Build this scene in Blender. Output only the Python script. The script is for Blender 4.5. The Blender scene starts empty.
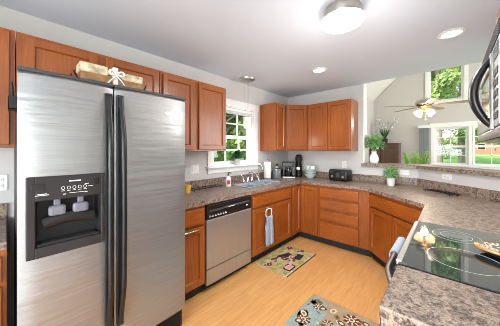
import bpy, bmesh, math, random
from mathutils import Vector, Matrix
C = bpy.context.scene
COL = C.collection
PI = math.pi
R = math.radians
rnd = random.Random(7)

# ------------------------------------------------------------------ camera
cam_data = bpy.data.cameras.new('camera')
cam = bpy.data.objects.new('camera', cam_data)
COL.objects.link(cam)
cam.location = (0, 0, 1.40)
cam.rotation_euler = (R(90), 0, math.atan(200 / 221))
cam_data.sensor_width = 36
cam_data.lens = 221 / 500 * 36
cam_data.shift_y = -0.026
cam_data.clip_start = 0.02
C.camera = cam

# ------------------------------------------------------------------ view, world, sun
C.view_settings.view_transform = 'Standard'
C.view_settings.look = 'None'
C.view_settings.gamma = 1
C.view_settings.use_curve_mapping = False
C.view_settings.exposure = 0.2
C.cycles.use_denoising = True
C.cycles.filter_width = 0.9
C.cycles.max_bounces = 10
C.cycles.diffuse_bounces = 4
C.cycles.caustics_reflective = False
C.cycles.caustics_refractive = False
C.cycles.sample_clamp_indirect = 6

w = bpy.data.worlds.new('sky')
C.world = w
w.use_nodes = True
nt = w.node_tree
bg = nt.nodes['Background']
sky = nt.nodes.new('ShaderNodeTexSky')
sky.sky_type = 'NISHITA'
sky.sun_disc = False
sky.sun_elevation = R(48)
sky.sun_rotation = R(200)
sky.air_density = 1.0
sky.dust_density = 2.5
nt.links.new(sky.outputs[0], bg.inputs[0])
bg.inputs[1].default_value = 0.38


def lamp(name, kind, loc, energy, rot=(0, 0, 0), color=(1, 1, 1), size=None, size_y=None, spot=None, blend=0.6):
    d = bpy.data.lights.new(name, kind)
    d.energy = energy
    d.color = color
    if kind == 'AREA':
        d.shape = 'RECTANGLE' if size_y else 'DISK'
        d.size = size
        if size_y:
            d.size_y = size_y
    elif kind == 'SUN':
        d.angle = R(2)
    elif size:
        d.shadow_soft_size = size
    if kind == 'SPOT':
        d.spot_size = spot
        d.spot_blend = blend
    o = bpy.data.objects.new(name, d)
    COL.objects.link(o)
    o.location = loc
    o.rotation_euler = rot
    return o


lamp('sun', 'SUN', (0, -10, 20), 4.6, (R(44), R(-14), 0), (1, 0.96, 0.9))
# added fill lights, unseen sources: behind the camera and beside the great room
lamp('rear_fill_light', 'AREA', (0.2, -2.45, 1.15), 230, (R(-48), 0, PI), (0.94, 0.97, 1.0), 2.6, 1.6)
lamp('side_fill_light', 'AREA', (2.9, -1.1, 1.4), 45, (R(135), 0, R(90)), (0.94, 0.97, 1.0), 1.8, 1.7)
lamp('great_room_fill_light', 'AREA', (4.85, 6.0, 1.9), 240, (R(112), 0, R(105)), (1, 0.98, 0.97), 3.2, 2.2)
# the kitchen's own lamps, with one added fill light
lamp('ceiling_lamp_light', 'AREA', (-0.59, 1.665, 2.285), 18, (0, 0, 0), (1, 0.99, 0.98), 0.28)
lamp('ceiling_fill_light', 'POINT', (-0.59, 1.665, 1.78), 16, (0, 0, 0), (1, 0.97, 0.92), 0.15)  # no source hangs here; fill added to even out the ceiling
for i, (x, y) in enumerate([(0.01, 2.66), (-1.26, 2.73)]):
    lamp('downlight_light', 'SPOT', (x, y, 2.40), 28, (0, 0, 0), (1, 0.98, 0.96), 0.06, spot=R(140), blend=0.9)
lamp('pendant_lamp_light', 'POINT', (-2.2, 2.37, 1.55), 4, (0, 0, 0), (1, 0.97, 0.92), 0.06)
lamp('fan_lamp_light', 'POINT', (-0.36, 5.33, 1.98), 14, (0, 0, 0), (1, 0.86, 0.66), 0.05)


# ------------------------------------------------------------------ materials
def srgb(r, g, b):
    def f(c):
        c /= 255
        return c / 12.92 if c <= 0.04045 else ((c + 0.055) / 1.055) ** 2.4
    return (f(r), f(g), f(b), 1)


def newmat(name):
    m = bpy.data.materials.new(name)
    m.use_nodes = True
    return m, m.node_tree, m.node_tree.nodes['Principled BSDF']


def coords(n, scale=(1, 1, 1), rot=(0, 0, 0), which='Object'):
    t = n.nodes.new('ShaderNodeTexCoord')
    mp = n.nodes.new('ShaderNodeMapping')
    mp.inputs['Scale'].default_value = scale
    mp.inputs['Rotation'].default_value = rot
    n.links.new(t.outputs[which], mp.inputs[0])
    return mp.outputs[0]


def noise(n, vec, scale, detail=3, rough=0.55, dist=0):
    t = n.nodes.new('ShaderNodeTexNoise')
    t.inputs['Scale'].default_value = scale
    t.inputs['Detail'].default_value = detail
    t.inputs['Roughness'].default_value = rough
    t.inputs['Distortion'].default_value = dist
    n.links.new(vec, t.inputs['Vector'])
    return t.outputs['Fac']


def ramp(n, fac, stops, const=False):
    r = n.nodes.new('ShaderNodeValToRGB')
    e = r.color_ramp.elements
    while len(e) < len(stops):
        e.new(0.5)
    for k, (p, c) in enumerate(stops):
        e[k].position = p
        e[k].color = c
    if const:
        r.color_ramp.interpolation = 'CONSTANT'
    n.links.new(fac, r.inputs[0])
    return r.outputs[0]


def mixc(n, fac, a, b, mode='MIX'):
    m = n.nodes.new('ShaderNodeMix')
    m.data_type = 'RGBA'
    m.blend_type = mode
    for sock, v in ((0, fac), (6, a), (7, b)):
        if hasattr(v, 'is_output'):
            n.links.new(v, m.inputs[sock])
        else:
            m.inputs[sock].default_value = v
    return m.outputs[2]


def bump(n, b, h, strength=0.2, dist=0.01):
    k = n.nodes.new('ShaderNodeBump')
    k.inputs['Strength'].default_value = strength
    k.inputs['Distance'].default_value = dist
    n.links.new(h, k.inputs['Height'])
    n.links.new(k.outputs[0], b.inputs['Normal'])


def plain(name, col, rough=0.5, metal=0.0, spec=0.5, var=0.06, vscale=6, coat=0, emit=0, trans=0):
    m, n, b = newmat(name)
    c = coords(n)
    f = noise(n, c, vscale, 3)
    d = tuple(x * (1 - var) for x in col[:3]) + (1,)
    l = tuple(min(1, x * (1 + var)) for x in col[:3]) + (1,)
    n.links.new(ramp(n, f, [(0.3, d), (0.7, l)]), b.inputs['Base Color'])
    b.inputs['Roughness'].default_value = rough
    b.inputs['Metallic'].default_value = metal
    b.inputs['Specular IOR Level'].default_value = spec
    b.inputs['Coat Weight'].default_value = coat
    b.inputs['Transmission Weight'].default_value = trans
    if emit:
        b.inputs['Emission Color'].default_value = col
        b.inputs['Emission Strength'].default_value = emit
    return m


def wood(name, c0, c1, c2, axis='z', rough=0.32, coat=0.25, scale=1.0):
    m, n, b = newmat(name)
    sc = {'z': (34, 34, 1.6), 'x': (1.6, 34, 34), 'y': (34, 1.6, 34)}[axis]
    v = coords(n, tuple(s * scale for s in sc))
    f = noise(n, v, 3.0, 5, 0.6, 0.6)
    v2 = coords(n, (1.7, 1.7, 1.2))
    g = noise(n, v2, 1.6, 2)
    col = ramp(n, f, [(0.15, c0), (0.5, c1), (0.85, c2)])
    col = mixc(n, ramp(n, g, [(0.35, (0, 0, 0, 1)), (0.7, (0.45, 0.45, 0.45, 1))]), col, c0)
    n.links.new(col, b.inputs['Base Color'])
    b.inputs['Roughness'].default_value = rough
    b.inputs['Coat Weight'].default_value = coat
    b.inputs['Coat Roughness'].default_value = 0.2
    return m


CH0, CH1, CH2 = srgb(112, 52, 14), srgb(152, 80, 26), srgb(182, 108, 46)
M_WOOD = wood('cherry_wood', CH0, CH1, CH2, 'z')
M_WOODH = wood('cherry_wood_across', CH0, CH1, CH2, 'x')
M_DARKWOOD = wood('dark_walnut', srgb(62, 36, 26), srgb(92, 56, 42), srgb(110, 70, 52), 'z')
M_BLADE = wood('fan_blade_wood', srgb(128, 106, 88), srgb(158, 136, 118), srgb(180, 160, 142), 'x', 0.5)
M_WALL = plain('grey_wall_paint', srgb(203, 201, 200), 0.75, var=0.012)
M_GREATWALL = plain('great_room_wall_paint', srgb(202, 197, 196), 0.8, var=0.012)
M_CEIL = plain('ceiling_paint', srgb(208, 213, 225), 0.85, var=0.01)  # blue tint put in to cancel warm light bounced from the floor
M_VAULT = plain('vault_ceiling_paint', srgb(226, 222, 218), 0.85, var=0.01)
M_TRIM = plain('white_trim_paint', srgb(236, 236, 236), 0.4, var=0.01)
M_WHITE = plain('white_plastic', srgb(232, 232, 230), 0.35, var=0.02)
M_CERAM = plain('white_ceramic', srgb(238, 238, 236), 0.18, var=0.02)
M_MINT = plain('mint_ceramic', srgb(188, 212, 204), 0.2, var=0.03)
M_BEZEL = plain('dispenser_black_plastic', srgb(44, 41, 41), 0.55, spec=0.3, var=0.08)
M_BLACK = plain('black_plastic', srgb(20, 20, 22), 0.36, var=0.15)
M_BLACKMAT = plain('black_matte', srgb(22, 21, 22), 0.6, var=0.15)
M_CHAR = plain('charcoal_plastic', srgb(62, 60, 60), 0.6, var=0.05)
M_GREYP = plain('grey_paddle_plastic', srgb(112, 112, 120), 0.25, var=0.05)
M_CHROME = plain('chrome', srgb(225, 225, 228), 0.12, 1.0, var=0.02)
M_NICKEL = plain('brushed_nickel', srgb(180, 176, 170), 0.3, 1.0, var=0.04)
M_BRASS = plain('antique_brass', srgb(190, 150, 100), 0.35, 0.7, var=0.05)
M_GLASSTOP = plain('black_ceramic_glass', srgb(38, 47, 50), 0.04, spec=0.9, var=0.05, coat=0.6)
M_RING = plain('burner_ring_print', srgb(190, 196, 196), 0.2, var=0.03)
M_DKGLASS = plain('dark_door_glass', srgb(16, 16, 18), 0.05, spec=0.8, var=0.05)
M_DISPLAY = plain('slate_display', srgb(66, 74, 84), 0.15, var=0.05)
M_LAMP = plain('lit_diffuser', (1, 0.97, 0.92, 1), 0.4, var=0.0, emit=2.2)
M_LAMPW = plain('lit_warm_shade', (1, 0.82, 0.56, 1), 0.4, var=0.0, emit=1.3)
M_PEND = plain('lit_pendant_glass', (0.9, 0.86, 0.76, 1), 0.3, var=0.1, vscale=60, emit=0.12)
M_TERRA = plain('concrete_pot', srgb(214, 214, 210), 0.7, var=0.04)
M_SOIL = plain('soil', srgb(60, 44, 32), 0.9, var=0.2, vscale=40)
M_BADGE = plain('pale_metal_badge', srgb(214, 216, 218), 0.5, 0.2, var=0.02)
M_LEAF = plain('leaf_green', srgb(66, 124, 48), 0.5, var=0.3, vscale=30)
M_LEAFD = plain('leaf_deep_green', srgb(38, 92, 40), 0.5, var=0.3, vscale=30)
M_LEAFP = plain('leaf_pale_green', srgb(140, 190, 120), 0.5, var=0.3, vscale=30)
M_LEAFL = plain('leaf_lime', srgb(176, 218, 96), 0.5, var=0.2, vscale=20)
M_PETAL = plain('white_petal', srgb(244, 244, 240), 0.6, var=0.02)
M_PAPER = plain('paper_towel_paper', srgb(240, 238, 234), 0.9, var=0.02, vscale=40)
M_RED = plain('red_label', srgb(200, 60, 66), 0.4, var=0.05)
M_BLUE = plain('blue_pen_plastic', srgb(50, 72, 150), 0.3, var=0.05)
M_SMOKE = plain('smoky_glass', srgb(112, 120, 126), 0.1, spec=0.8, var=0.05)
M_YEL = plain('yellow_plastic', srgb(228, 178, 70), 0.4, var=0.05)
M_MARK = plain('white_print', srgb(222, 222, 222), 0.4, var=0.0)
M_BARK = plain('tree_bark', srgb(150, 138, 126), 0.9, var=0.25, vscale=8)
M_TOWELO = plain('grey_oven_towel', srgb(160, 166, 176), 0.95, var=0.12, vscale=60)
M_BASIN = plain('steel_basin', srgb(176, 184, 192), 0.25, 0.6, var=0.04)


def steel(name, base, rough, axis):
    m, n, b = newmat(name)
    sc = {'x': (0.6, 60, 60), 'z': (60, 60, 0.6), 'y': (60, 0.6, 60)}[axis]
    f = noise(n, coords(n, sc), 3.0, 4, 0.6)
    sc2 = {'x': (0.9, 3, 9), 'z': (7, 3, 0.5), 'y': (3, 0.5, 7)}[axis]
    g = noise(n, coords(n, sc2), 1.4, 2)
    d = tuple(x * 0.82 for x in base[:3]) + (1,)
    n.links.new(ramp(n, f, [(0.3, d), (0.7, base)]), b.inputs['Base Color'])
    b.inputs['Metallic'].default_value = 0.75
    b.inputs['Roughness'].default_value = rough
    b.inputs['Anisotropic'].default_value = 0.5
    k = n.nodes.new('ShaderNodeBump')
    k.inputs['Strength'].default_value = 0.5
    k.inputs['Distance'].default_value = 0.012
    n.links.new(g, k.inputs['Height'])
    n.links.new(k.outputs[0], b.inputs['Normal'])
    return m


M_STEEL = steel('stainless_steel', srgb(162, 162, 162), 0.36, 'x')
M_STEELW = steel('stainless_dishwasher_steel', srgb(186, 185, 183), 0.32, 'z')
M_STEELY = steel('stainless_steel_trim', srgb(190, 189, 187), 0.34, 'y')


def make_counter():
    m, n, b = newmat('speckled_brown_laminate')
    v = coords(n)
    f1 = noise(n, v, 30, 6, 0.75, 0.6)
    f2 = noise(n, v, 95, 4, 0.75)
    f3 = noise(n, v, 6, 3, 0.6)
    a = ramp(n, f1, [(0.40, srgb(28, 21, 19)), (0.455, srgb(88, 70, 60)), (0.50, srgb(140, 118, 103)), (0.55, srgb(180, 160, 142)), (0.61, srgb(84, 66, 56))])
    s = ramp(n, f2, [(0.42, srgb(34, 27, 25)), (0.5, srgb(122, 104, 93)), (0.58, srgb(188, 172, 157))])
    c = mixc(n, 0.33, a, s)
    c = mixc(n, ramp(n, f3, [(0.4, (0, 0, 0, 1)), (0.65, (0.3, 0.3, 0.3, 1))]), c, srgb(112, 94, 84))
    n.links.new(c, b.inputs['Base Color'])
    b.inputs['Roughness'].default_value = 0.36
    b.inputs['Specular IOR Level'].default_value = 0.4
    return m


M_COUNTER = make_counter()


def make_floor():
    m, n, b = newmat('oak_laminate_planks')
    v = coords(n, (1, 1, 1), (0, 0, R(90)))
    br = n.nodes.new('ShaderNodeTexBrick')
    br.inputs['Scale'].default_value = 1
    br.inputs['Brick Width'].default_value = 1.15
    br.inputs['Row Height'].default_value = 0.095
    br.inputs['Mortar Size'].default_value = 0.0009
    br.inputs['Bias'].default_value = -0.1
    br.inputs['Color1'].default_value = srgb(216, 164, 104)
    br.inputs['Color2'].default_value = srgb(200, 144, 84)
    br.inputs['Mortar'].default_value = srgb(168, 118, 72)
    br.offset = 0.37
    n.links.new(v, br.inputs[0])
    g = noise(n, coords(n, (16, 1.1, 1)), 3, 5, 0.6, 0.8)
    c = mixc(n, 0.55, br.outputs[0], ramp(n, g, [(0.3, srgb(186, 128, 70)), (0.6, srgb(216, 164, 104))]))
    n.links.new(c, b.inputs['Base Color'])
    b.inputs['Roughness'].default_value = 0.34
    b.inputs['Specular IOR Level'].default_value = 0.4
    return m


M_FLOOR = make_floor()


def make_glass():
    m = bpy.data.materials.new('window_glass')
    m.use_nodes = True
    n = m.node_tree
    n.nodes.clear()
    out = n.nodes.new('ShaderNodeOutputMaterial')
    tr = n.nodes.new('ShaderNodeBsdfTransparent')
    gl = n.nodes.new('ShaderNodeBsdfGlossy')
    gl.inputs['Roughness'].default_value = 0.02
    mx = n.nodes.new('ShaderNodeMixShader')
    fr = n.nodes.new('ShaderNodeFresnel')
    fr.inputs[0].default_value = 1.3
    n.links.new(fr.outputs[0], mx.inputs[0])
    n.links.new(tr.outputs[0], mx.inputs[1])
    n.links.new(gl.outputs[0], mx.inputs[2])
    n.links.new(mx.outputs[0], out.inputs[0])
    return m


M_GLASS = make_glass()


def make_stripes(name, c0, c1, scale, rough=0.95, axis='x'):
    m, n, b = newmat(name)
    t = n.nodes.new('ShaderNodeTexWave')
    t.wave_type = 'BANDS'
    t.bands_direction = axis.upper()
    t.inputs['Scale'].default_value = scale
    t.inputs['Distortion'].default_value = 1.0
    t.inputs['Detail'].default_value = 2
    n.links.new(coords(n), t.inputs[0])
    n.links.new(ramp(n, t.outputs['Fac'], [(0.35, c0), (0.65, c1)]), b.inputs['Base Color'])
    b.inputs['Roughness'].default_value = rough
    return m


M_TOWEL = make_stripes('grey_blue_striped_cotton', srgb(112, 124, 146), srgb(182, 190, 202), 16)


def make_brick():
    m, n, b = newmat('red_brick')
    br = n.nodes.new('ShaderNodeTexBrick')
    br.inputs['Scale'].default_value = 3
    br.inputs['Color1'].default_value = srgb(176, 110, 90)
    br.inputs['Color2'].default_value = srgb(156, 92, 74)
    br.inputs['Mortar'].default_value = srgb(190, 170, 156)
    n.links.new(coords(n, (1, 1, 1), (R(90), 0, 0)), br.inputs[0])
    n.links.new(br.outputs[0], b.inputs['Base Color'])
    b.inputs['Roughness'].default_value = 0.9
    return m


M_BRICK = make_brick()
M_LAWN = plain('lawn_grass', srgb(122, 170, 66), 0.95, var=0.2, vscale=1.5)
M_TREE = plain('tree_leaves', srgb(160, 182, 108), 0.6, var=0.35, vscale=1.2)
M_TREED = plain('tree_leaves_deep', srgb(128, 164, 88), 0.6, var=0.4, vscale=1.2)


def rug_mat(name, cols, scale):
    m, n, b = newmat(name)
    v = coords(n)
    f = noise(n, v, scale, 2, 0.5, 0.4)
    c = ramp(n, f, [(0.25 + 0.5 * i / (len(cols) - 1), k) for i, k in enumerate(cols)])
    g = noise(n, v, 320, 2)
    c = mixc(n, 0.3, c, ramp(n, g, [(0.3, (0.12, 0.1, 0.09, 1)), (0.7, (0.9, 0.88, 0.84, 1))]), 'OVERLAY')
    n.links.new(c, b.inputs['Base Color'])
    b.inputs['Roughness'].default_value = 1.0
    b.inputs['Specular IOR Level'].default_value = 0.1
    bump(n, b, g, 0.4, 0.003)
    return m


M_RUGTAN = rug_mat('tan_rug_pile', [srgb(172, 152, 124), srgb(154, 132, 104)], 14)
M_RUGBLUE = rug_mat('dusty_blue_rug_pile', [srgb(132, 150, 150), srgb(152, 166, 160)], 20)
M_RUGBROWN = rug_mat('brown_rug_pile', [srgb(92, 58, 44), srgb(118, 80, 60)], 20)
M_RUGCREAM = rug_mat('cream_rug_pile', [srgb(214, 202, 178), srgb(196, 184, 156)], 20)
M_RUGOLIVE = rug_mat('olive_rug_pile', [srgb(120, 112, 72), srgb(140, 130, 88)], 20)
M_MATCREAM = rug_mat('cream_mat_weave', [srgb(188, 178, 140), srgb(168, 154, 112), srgb(206, 198, 168)], 12)
M_MATBLK = rug_mat('black_mat_weave', [srgb(44, 42, 46), srgb(56, 54, 58)], 20)
M_MATPUR = rug_mat('purple_mat_weave', [srgb(98, 52, 64), srgb(126, 70, 82)], 20)
M_MATGRN = rug_mat('green_mat_weave', [srgb(136, 140, 70), srgb(160, 158, 88)], 20)
M_MATGOLD = rug_mat('gold_mat_weave', [srgb(200, 164, 80), srgb(186, 148, 70)], 20)
M_MATPINK = rug_mat('pink_mat_weave', [srgb(208, 172, 156), srgb(196, 156, 140)], 20)
M_BIRCH = plain('weathered_white_wood', srgb(196, 180, 150), 0.85, var=0.5, vscale=30)
M_RAFFIA = plain('tan_raw_wood', srgb(150, 112, 74), 0.85, var=0.35, vscale=24)
M_RIBBON = plain('white_lace_ribbon', srgb(232, 228, 224), 0.9, var=0.08, vscale=50)
M_WIRE = plain('dark_iron_wire', srgb(38, 34, 32), 0.5, 0.5, var=0.1)
M_ORANGE = plain('orange_glazed_rim', srgb(206, 130, 58), 0.25, var=0.1)


def make_patterned():
    m, n, b = newmat('patterned_glaze')
    v = n.nodes.new('ShaderNodeTexVoronoi')
    v.inputs['Scale'].default_value = 42
    n.links.new(coords(n), v.inputs['Vector'])
    n.links.new(ramp(n, v.outputs['Distance'], [(0.2, srgb(150, 90, 60)), (0.4, srgb(226, 216, 196)), (0.6, srgb(110, 120, 96))]), b.inputs['Base Color'])
    b.inputs['Roughness'].default_value = 0.2
    return m


M_PATT = make_patterned()


# ------------------------------------------------------------------ mesh building
class B:
    def __init__(s):
        s.bm = bmesh.new()
        s.cur = 0
        s.sm = False
        s.T = Matrix.Identity(4)

    def _v(s, p):
        return s.bm.verts.new(s.T @ Vector(p))

    def faces(s, verts, faces):
        vs = [s._v(p) for p in verts]
        out = []
        for f in faces:
            try:
                fc = s.bm.faces.new([vs[i] for i in f])
                fc.material_index = s.cur
                fc.smooth = s.sm
                out.append(fc)
            except ValueError:
                pass
        return out

    def box(s, x0, x1, y0, y1, z0, z1, bev=0, seg=2):
        v = [(x0, y0, z0), (x1, y0, z0), (x1, y1, z0), (x0, y1, z0), (x0, y0, z1), (x1, y0, z1), (x1, y1, z1), (x0, y1, z1)]
        f = [(3, 2, 1, 0), (4, 5, 6, 7), (0, 1, 5, 4), (1, 2, 6, 5), (2, 3, 7, 6), (3, 0, 4, 7)]
        fs = s.faces(v, f)
        if bev:
            es = list({e for q in fs for e in q.edges})
            r = bmesh.ops.bevel(s.bm, geom=es, offset=bev, segments=seg, profile=0.5, affect='EDGES', clamp_overlap=True)
            for q in r['faces']:
                q.material_index = s.cur
        return s

    def prism(s, poly, z0, z1, bev=0, seg=2):
        n = len(poly)
        v = [(x, y, z0) for x, y in poly] + [(x, y, z1) for x, y in poly]
        f = [tuple(range(n - 1, -1, -1)), tuple(range(n, 2 * n))] + [(i, (i + 1) % n, n + (i + 1) % n, n + i) for i in range(n)]
        fs = s.faces(v, f)
        if bev:
            es = list({e for q in fs for e in q.edges})
            r = bmesh.ops.bevel(s.bm, geom=es, offset=bev, segments=seg, profile=0.5, affect='EDGES', clamp_overlap=True)
            for q in r['faces']:
                q.material_index = s.cur
        return s

    def lathe(s, prof, c=(0, 0, 0), seg=24, axis='z', sx=1, sy=1):
        verts, faces = [], []
        n = len(prof)
        for k in range(seg):
            a = 2 * PI * k / seg
            for r, z in prof:
                x, y = r * math.cos(a) * sx, r * math.sin(a) * sy
                if axis == 'z':
                    p = (c[0] + x, c[1] + y, c[2] + z)
                elif axis == 'y':
                    p = (c[0] + x, c[1] + z, c[2] - y)
                else:
                    p = (c[0] + z, c[1] + x, c[2] + y)
                verts.append(p)
        for k in range(seg):
            k2 = (k + 1) % seg
            for i in range(n - 1):
                faces.append((k * n + i, k2 * n + i, k2 * n + i + 1, k * n + i + 1))
        s.sm = True
        fs = s.faces(verts, faces)
        s.sm = False
        bmesh.ops.remove_doubles(s.bm, verts=list({v for f in fs if f.is_valid for v in f.verts}), dist=1e-5)
        return s

    def cyl(s, p0, p1, r0, r1=None, seg=14):
        return s.tube([p0, p1], r0 if r1 is None else [r0, r1], seg)

    def tube(s, pts, r, seg=8, flat=1.0, up=None, closed=False):
        pts = [Vector(p) for p in pts]
        n = len(pts)
        rs = r if isinstance(r, (list, tuple)) else [r] * n
        verts, faces = [], []
        prev = None
        for i, p in enumerate(pts):
            if closed:
                d = pts[(i + 1) % n] - pts[i - 1]
            else:
                d = pts[min(i + 1, n - 1)] - pts[max(i - 1, 0)]
            d.normalize()
            if up is not None:
                u = Vector(up)
            elif prev is not None:
                u = prev
            else:
                u = Vector((0, 0, 1)) if abs(d.z) < 0.9 else Vector((1, 0, 0))
            a = (u - d * u.dot(d)).normalized()
            prev = a
            b = d.cross(a)
            for k in range(seg):
                t = 2 * PI * k / seg
                verts.append(p + a * math.cos(t) * rs[i] * flat + b * math.sin(t) * rs[i])
        m = n if closed else n - 1
        for i in range(m):
            j = (i + 1) % n
            for k in range(seg):
                k2 = (k + 1) % seg
                faces.append((i * seg + k, i * seg + k2, j * seg + k2, j * seg + k))
        if not closed:
            faces.append(tuple(range(seg - 1, -1, -1)))
            faces.append(tuple((n - 1) * seg + k for k in range(seg)))
        s.sm = True
        s.faces(verts, faces)
        s.sm = False
        return s

    def ball(s, c, r, sx=1, sy=1, sz=1, u=12, v=8):
        prof = [(r * math.sin(PI * i / v), -r * math.cos(PI * i / v) * sz) for i in range(v + 1)]
        prof[0] = (0, -r * sz)
        prof[-1] = (0, r * sz)
        return s.lathe(prof, c, u, 'z', sx, sy)

    def leaf(s, p, d, length, width, droop=0.2):
        p = Vector(p)
        d = Vector(d).normalized()
        u = Vector((0, 0, 1)) if abs(d.z) < 0.95 else Vector((1, 0, 0))
        sd = d.cross(u).normalized() * width / 2
        dn = Vector((0, 0, -1)) * length * droop
        m1 = p + d * length * 0.35
        m2 = p + d * length * 0.7 + dn * 0.4
        s.faces([p, m1 + sd, m1 - sd, m2 + sd * 0.8, m2 - sd * 0.8, p + d * length + dn], [(0, 2, 1), (1, 2, 4, 3), (3, 4, 5)])
        return s

    def build(s, name, mats, parent=None, loc=None, rotz=0, world=False, smooth=None):
        if not isinstance(mats, (list, tuple)):
            mats = [mats]
        if world and parent is not None:
            s.bm.transform((Matrix.Translation(parent.location) @ Matrix.Rotation(parent.rotation_euler.z, 4, 'Z')).inverted())
        elif loc is not None and world:
            s.bm.transform(Matrix.Translation(-Vector(loc)))
        bmesh.ops.recalc_face_normals(s.bm, faces=s.bm.faces)
        if smooth != 0:
            lim = R(smooth or 50)
            for e in s.bm.edges:
                if len(e.link_faces) == 2 and e.calc_face_angle(0) > lim:
                    e.smooth = False
        me = bpy.data.meshes.new(name)
        s.bm.to_mesh(me)
        s.bm.free()
        for m in mats:
            me.materials.append(m)
        if smooth is not None:
            me.polygons.foreach_set('use_smooth', [bool(smooth)] * len(me.polygons))

        o = bpy.data.objects.new(name, me)
        COL.objects.link(o)
        if parent is not None:
            o.parent = parent
        if loc is not None:
            o.location = loc
        o.rotation_euler.z = rotz
        return o


def tag(o, label, cat, group=None):
    o['label'] = label
    o['category'] = cat
    if group:
        o['group'] = group
    return o


def thing(name, label, cat, loc, rotz=0, group=None):
    o = bpy.data.objects.new(name, None)
    o.empty_display_size = 0.1
    COL.objects.link(o)
    o.location = loc
    o.rotation_euler.z = rotz
    return tag(o, label, cat, group)


def struct(o):
    o['kind'] = 'structure'
    return o


def copy_thing(o, loc, label=None, rotz=None):
    c = o.copy()
    COL.objects.link(c)
    c.location = loc
    if rotz is not None:
        c.rotation_euler.z = rotz
    if label:
        c['label'] = label
    for ch in list(o.children):
        d = ch.copy()
        COL.objects.link(d)
        d.parent = c
        for g in list(ch.children):
            e = g.copy()
            COL.objects.link(e)
            e.parent = d
    return c


def wall(name, boxes, mat=None):
    b = B()
    for q in boxes:
        b.box(*q)
    return struct(b.build(name, mat or M_WALL, smooth=0))


# ------------------------------------------------------------------ the shell
XL, YB, XR = -2.40, 3.77, 0.475
CEILZ = 2.44
struct(B().box(-2.52, XR + 0.1, -0.3, 3.8, -0.12, 0.0).build('floor', M_FLOOR, smooth=0))
M_CARPET = plain('pale_carpet', srgb(206, 204, 200), 0.95, var=0.06, vscale=60)  # added on unseen floors, pale to weaken the warm bounce
struct(B().box(-2.52, 3.1, -2.7, -0.3, -0.12, 0.0).box(XR + 0.1, 3.1, -0.3, 0.42, -0.12, 0.0).build('floor_dining', M_CARPET, smooth=0))
struct(B().box(-3.4, 5.0, 3.8, 8.1, -0.12, 0.0).build('floor_great_room', M_CARPET, smooth=0))
struct(B().box(-2.55, 3.1, -2.72, YB, CEILZ, 2.62).build('ceiling', M_CEIL, smooth=0))
WY0, WY1, WZ0, WZ1 = 1.90, 2.73, 1.18, 2.04     # kitchen window opening
wall('wall_left', [(XL - 0.14, XL, -2.7, WY0, 0, CEILZ), (XL - 0.14, XL, WY1, YB + 0.12, 0, CEILZ),
                   (XL - 0.14, XL, WY0, WY1, 0, WZ0), (XL - 0.14, XL, WY0, WY1, WZ1, CEILZ)])
wall('wall_back', [(XL, -1.01, YB, YB + 0.12, 0, CEILZ)])
# low wall under the bar: straight on from the back wall, then turning 45 degrees to the range wall
K = 3.45
struct(B().prism([(-1.01, YB), (K - YB, YB), (K - YB + 0.05, YB + 0.12), (-1.01, YB + 0.12)], 0, 1.145).build('wall_bar', M_WALL, smooth=0))
struct(B().prism([(K - YB, YB), (XR, K - XR), (XR, K - XR + 0.17), (K - YB + 0.05, YB + 0.12)], 0, 1.145).build('wall_bar_angled', M_WALL, smooth=0))
wall('wall_right', [(XR, XR + 0.12, 0.30, K - XR + 0.17, 0, CEILZ)])
wall('wall_dining_side', [(XR + 0.12, 3.1, 0.30, 0.42, 0, CEILZ)])
wall('wall_rear', [(XL - 0.14, -1.2, -2.72, -2.6, 0, CEILZ), (1.6, 3.1, -2.72, -2.6, 0, CEILZ), (-1.2, 1.6, -2.72, -2.6, 0, 0.3), (-1.2, 1.6, -2.72, -2.6, 2.35, CEILZ)])
wall('wall_dining', [(3.0, 3.12, -2.72, -2.1, 0, CEILZ), (3.0, 3.12, -0.1, 0.42, 0, CEILZ), (3.0, 3.12, -2.1, -0.1, 0, 0.5), (3.0, 3.12, -2.1, -0.1, 2.3, CEILZ)])
# great room
GL = -1.83
YF = 8.0
ridge = (1.6, 6.45)
b = B()
b.prism([(GL - 0.1, 2.25), (GL - 0.1, 2.86), (GL, 2.96), ridge, (5.0, 2.98), (5.0, 0.0), (1.20, 0.0), (1.20, 0.0)][:7], 0, 0.1)
b.bm.free()
# far wall: pieces around the upper and lower windows
UX0, UX1, UZ0, UZ1 = -0.45, 0.27, 2.74, 4.1
LX0, LX1, LZ0, LZ1 = -0.33, 1.86, 1.0, 2.02


def roofz(x):
    return 2.96 + (x - GL) * 1.02 if x < ridge[0] else 6.45 - (x - ridge[0]) * 1.02


def wallpiece(b, x0, x1, z0, z1=None):
    xs = [x0] + ([ridge[0]] if x0 < ridge[0] < x1 and z1 is None else []) + [x1]
    for a, c in zip(xs, xs[1:]):
        t0, t1 = (z1, z1) if z1 is not None else (roofz(a), roofz(c))
        v = [(a, YF, z0), (c, YF, z0), (c, YF, t1), (a, YF, t0), (a, YF + 0.12, z0), (c, YF + 0.12, z0), (c, YF + 0.12, t1), (a, YF + 0.12, t0)]
        b.faces(v, [(0, 1, 2, 3), (7, 6, 5, 4), (0, 4, 5, 1), (1, 5, 6, 2), (2, 6, 7, 3), (3, 7, 4, 0)])


b = B()
wallpiece(b, GL - 0.1, LX0, 0, LZ1)
wallpiece(b, LX0, LX1, 0, LZ0)
wallpiece(b, LX1, 4.9, 0, LZ1)
wallpiece(b, GL - 0.1, 4.9, LZ1, UZ0)
wallpiece(b, GL, UX0, UZ0)
wallpiece(b, UX0, UX1, UZ1)
wallpiece(b, UX1, 4.9, UZ0)
struct(b.build('wall_far', M_GREATWALL, smooth=0))
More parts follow.
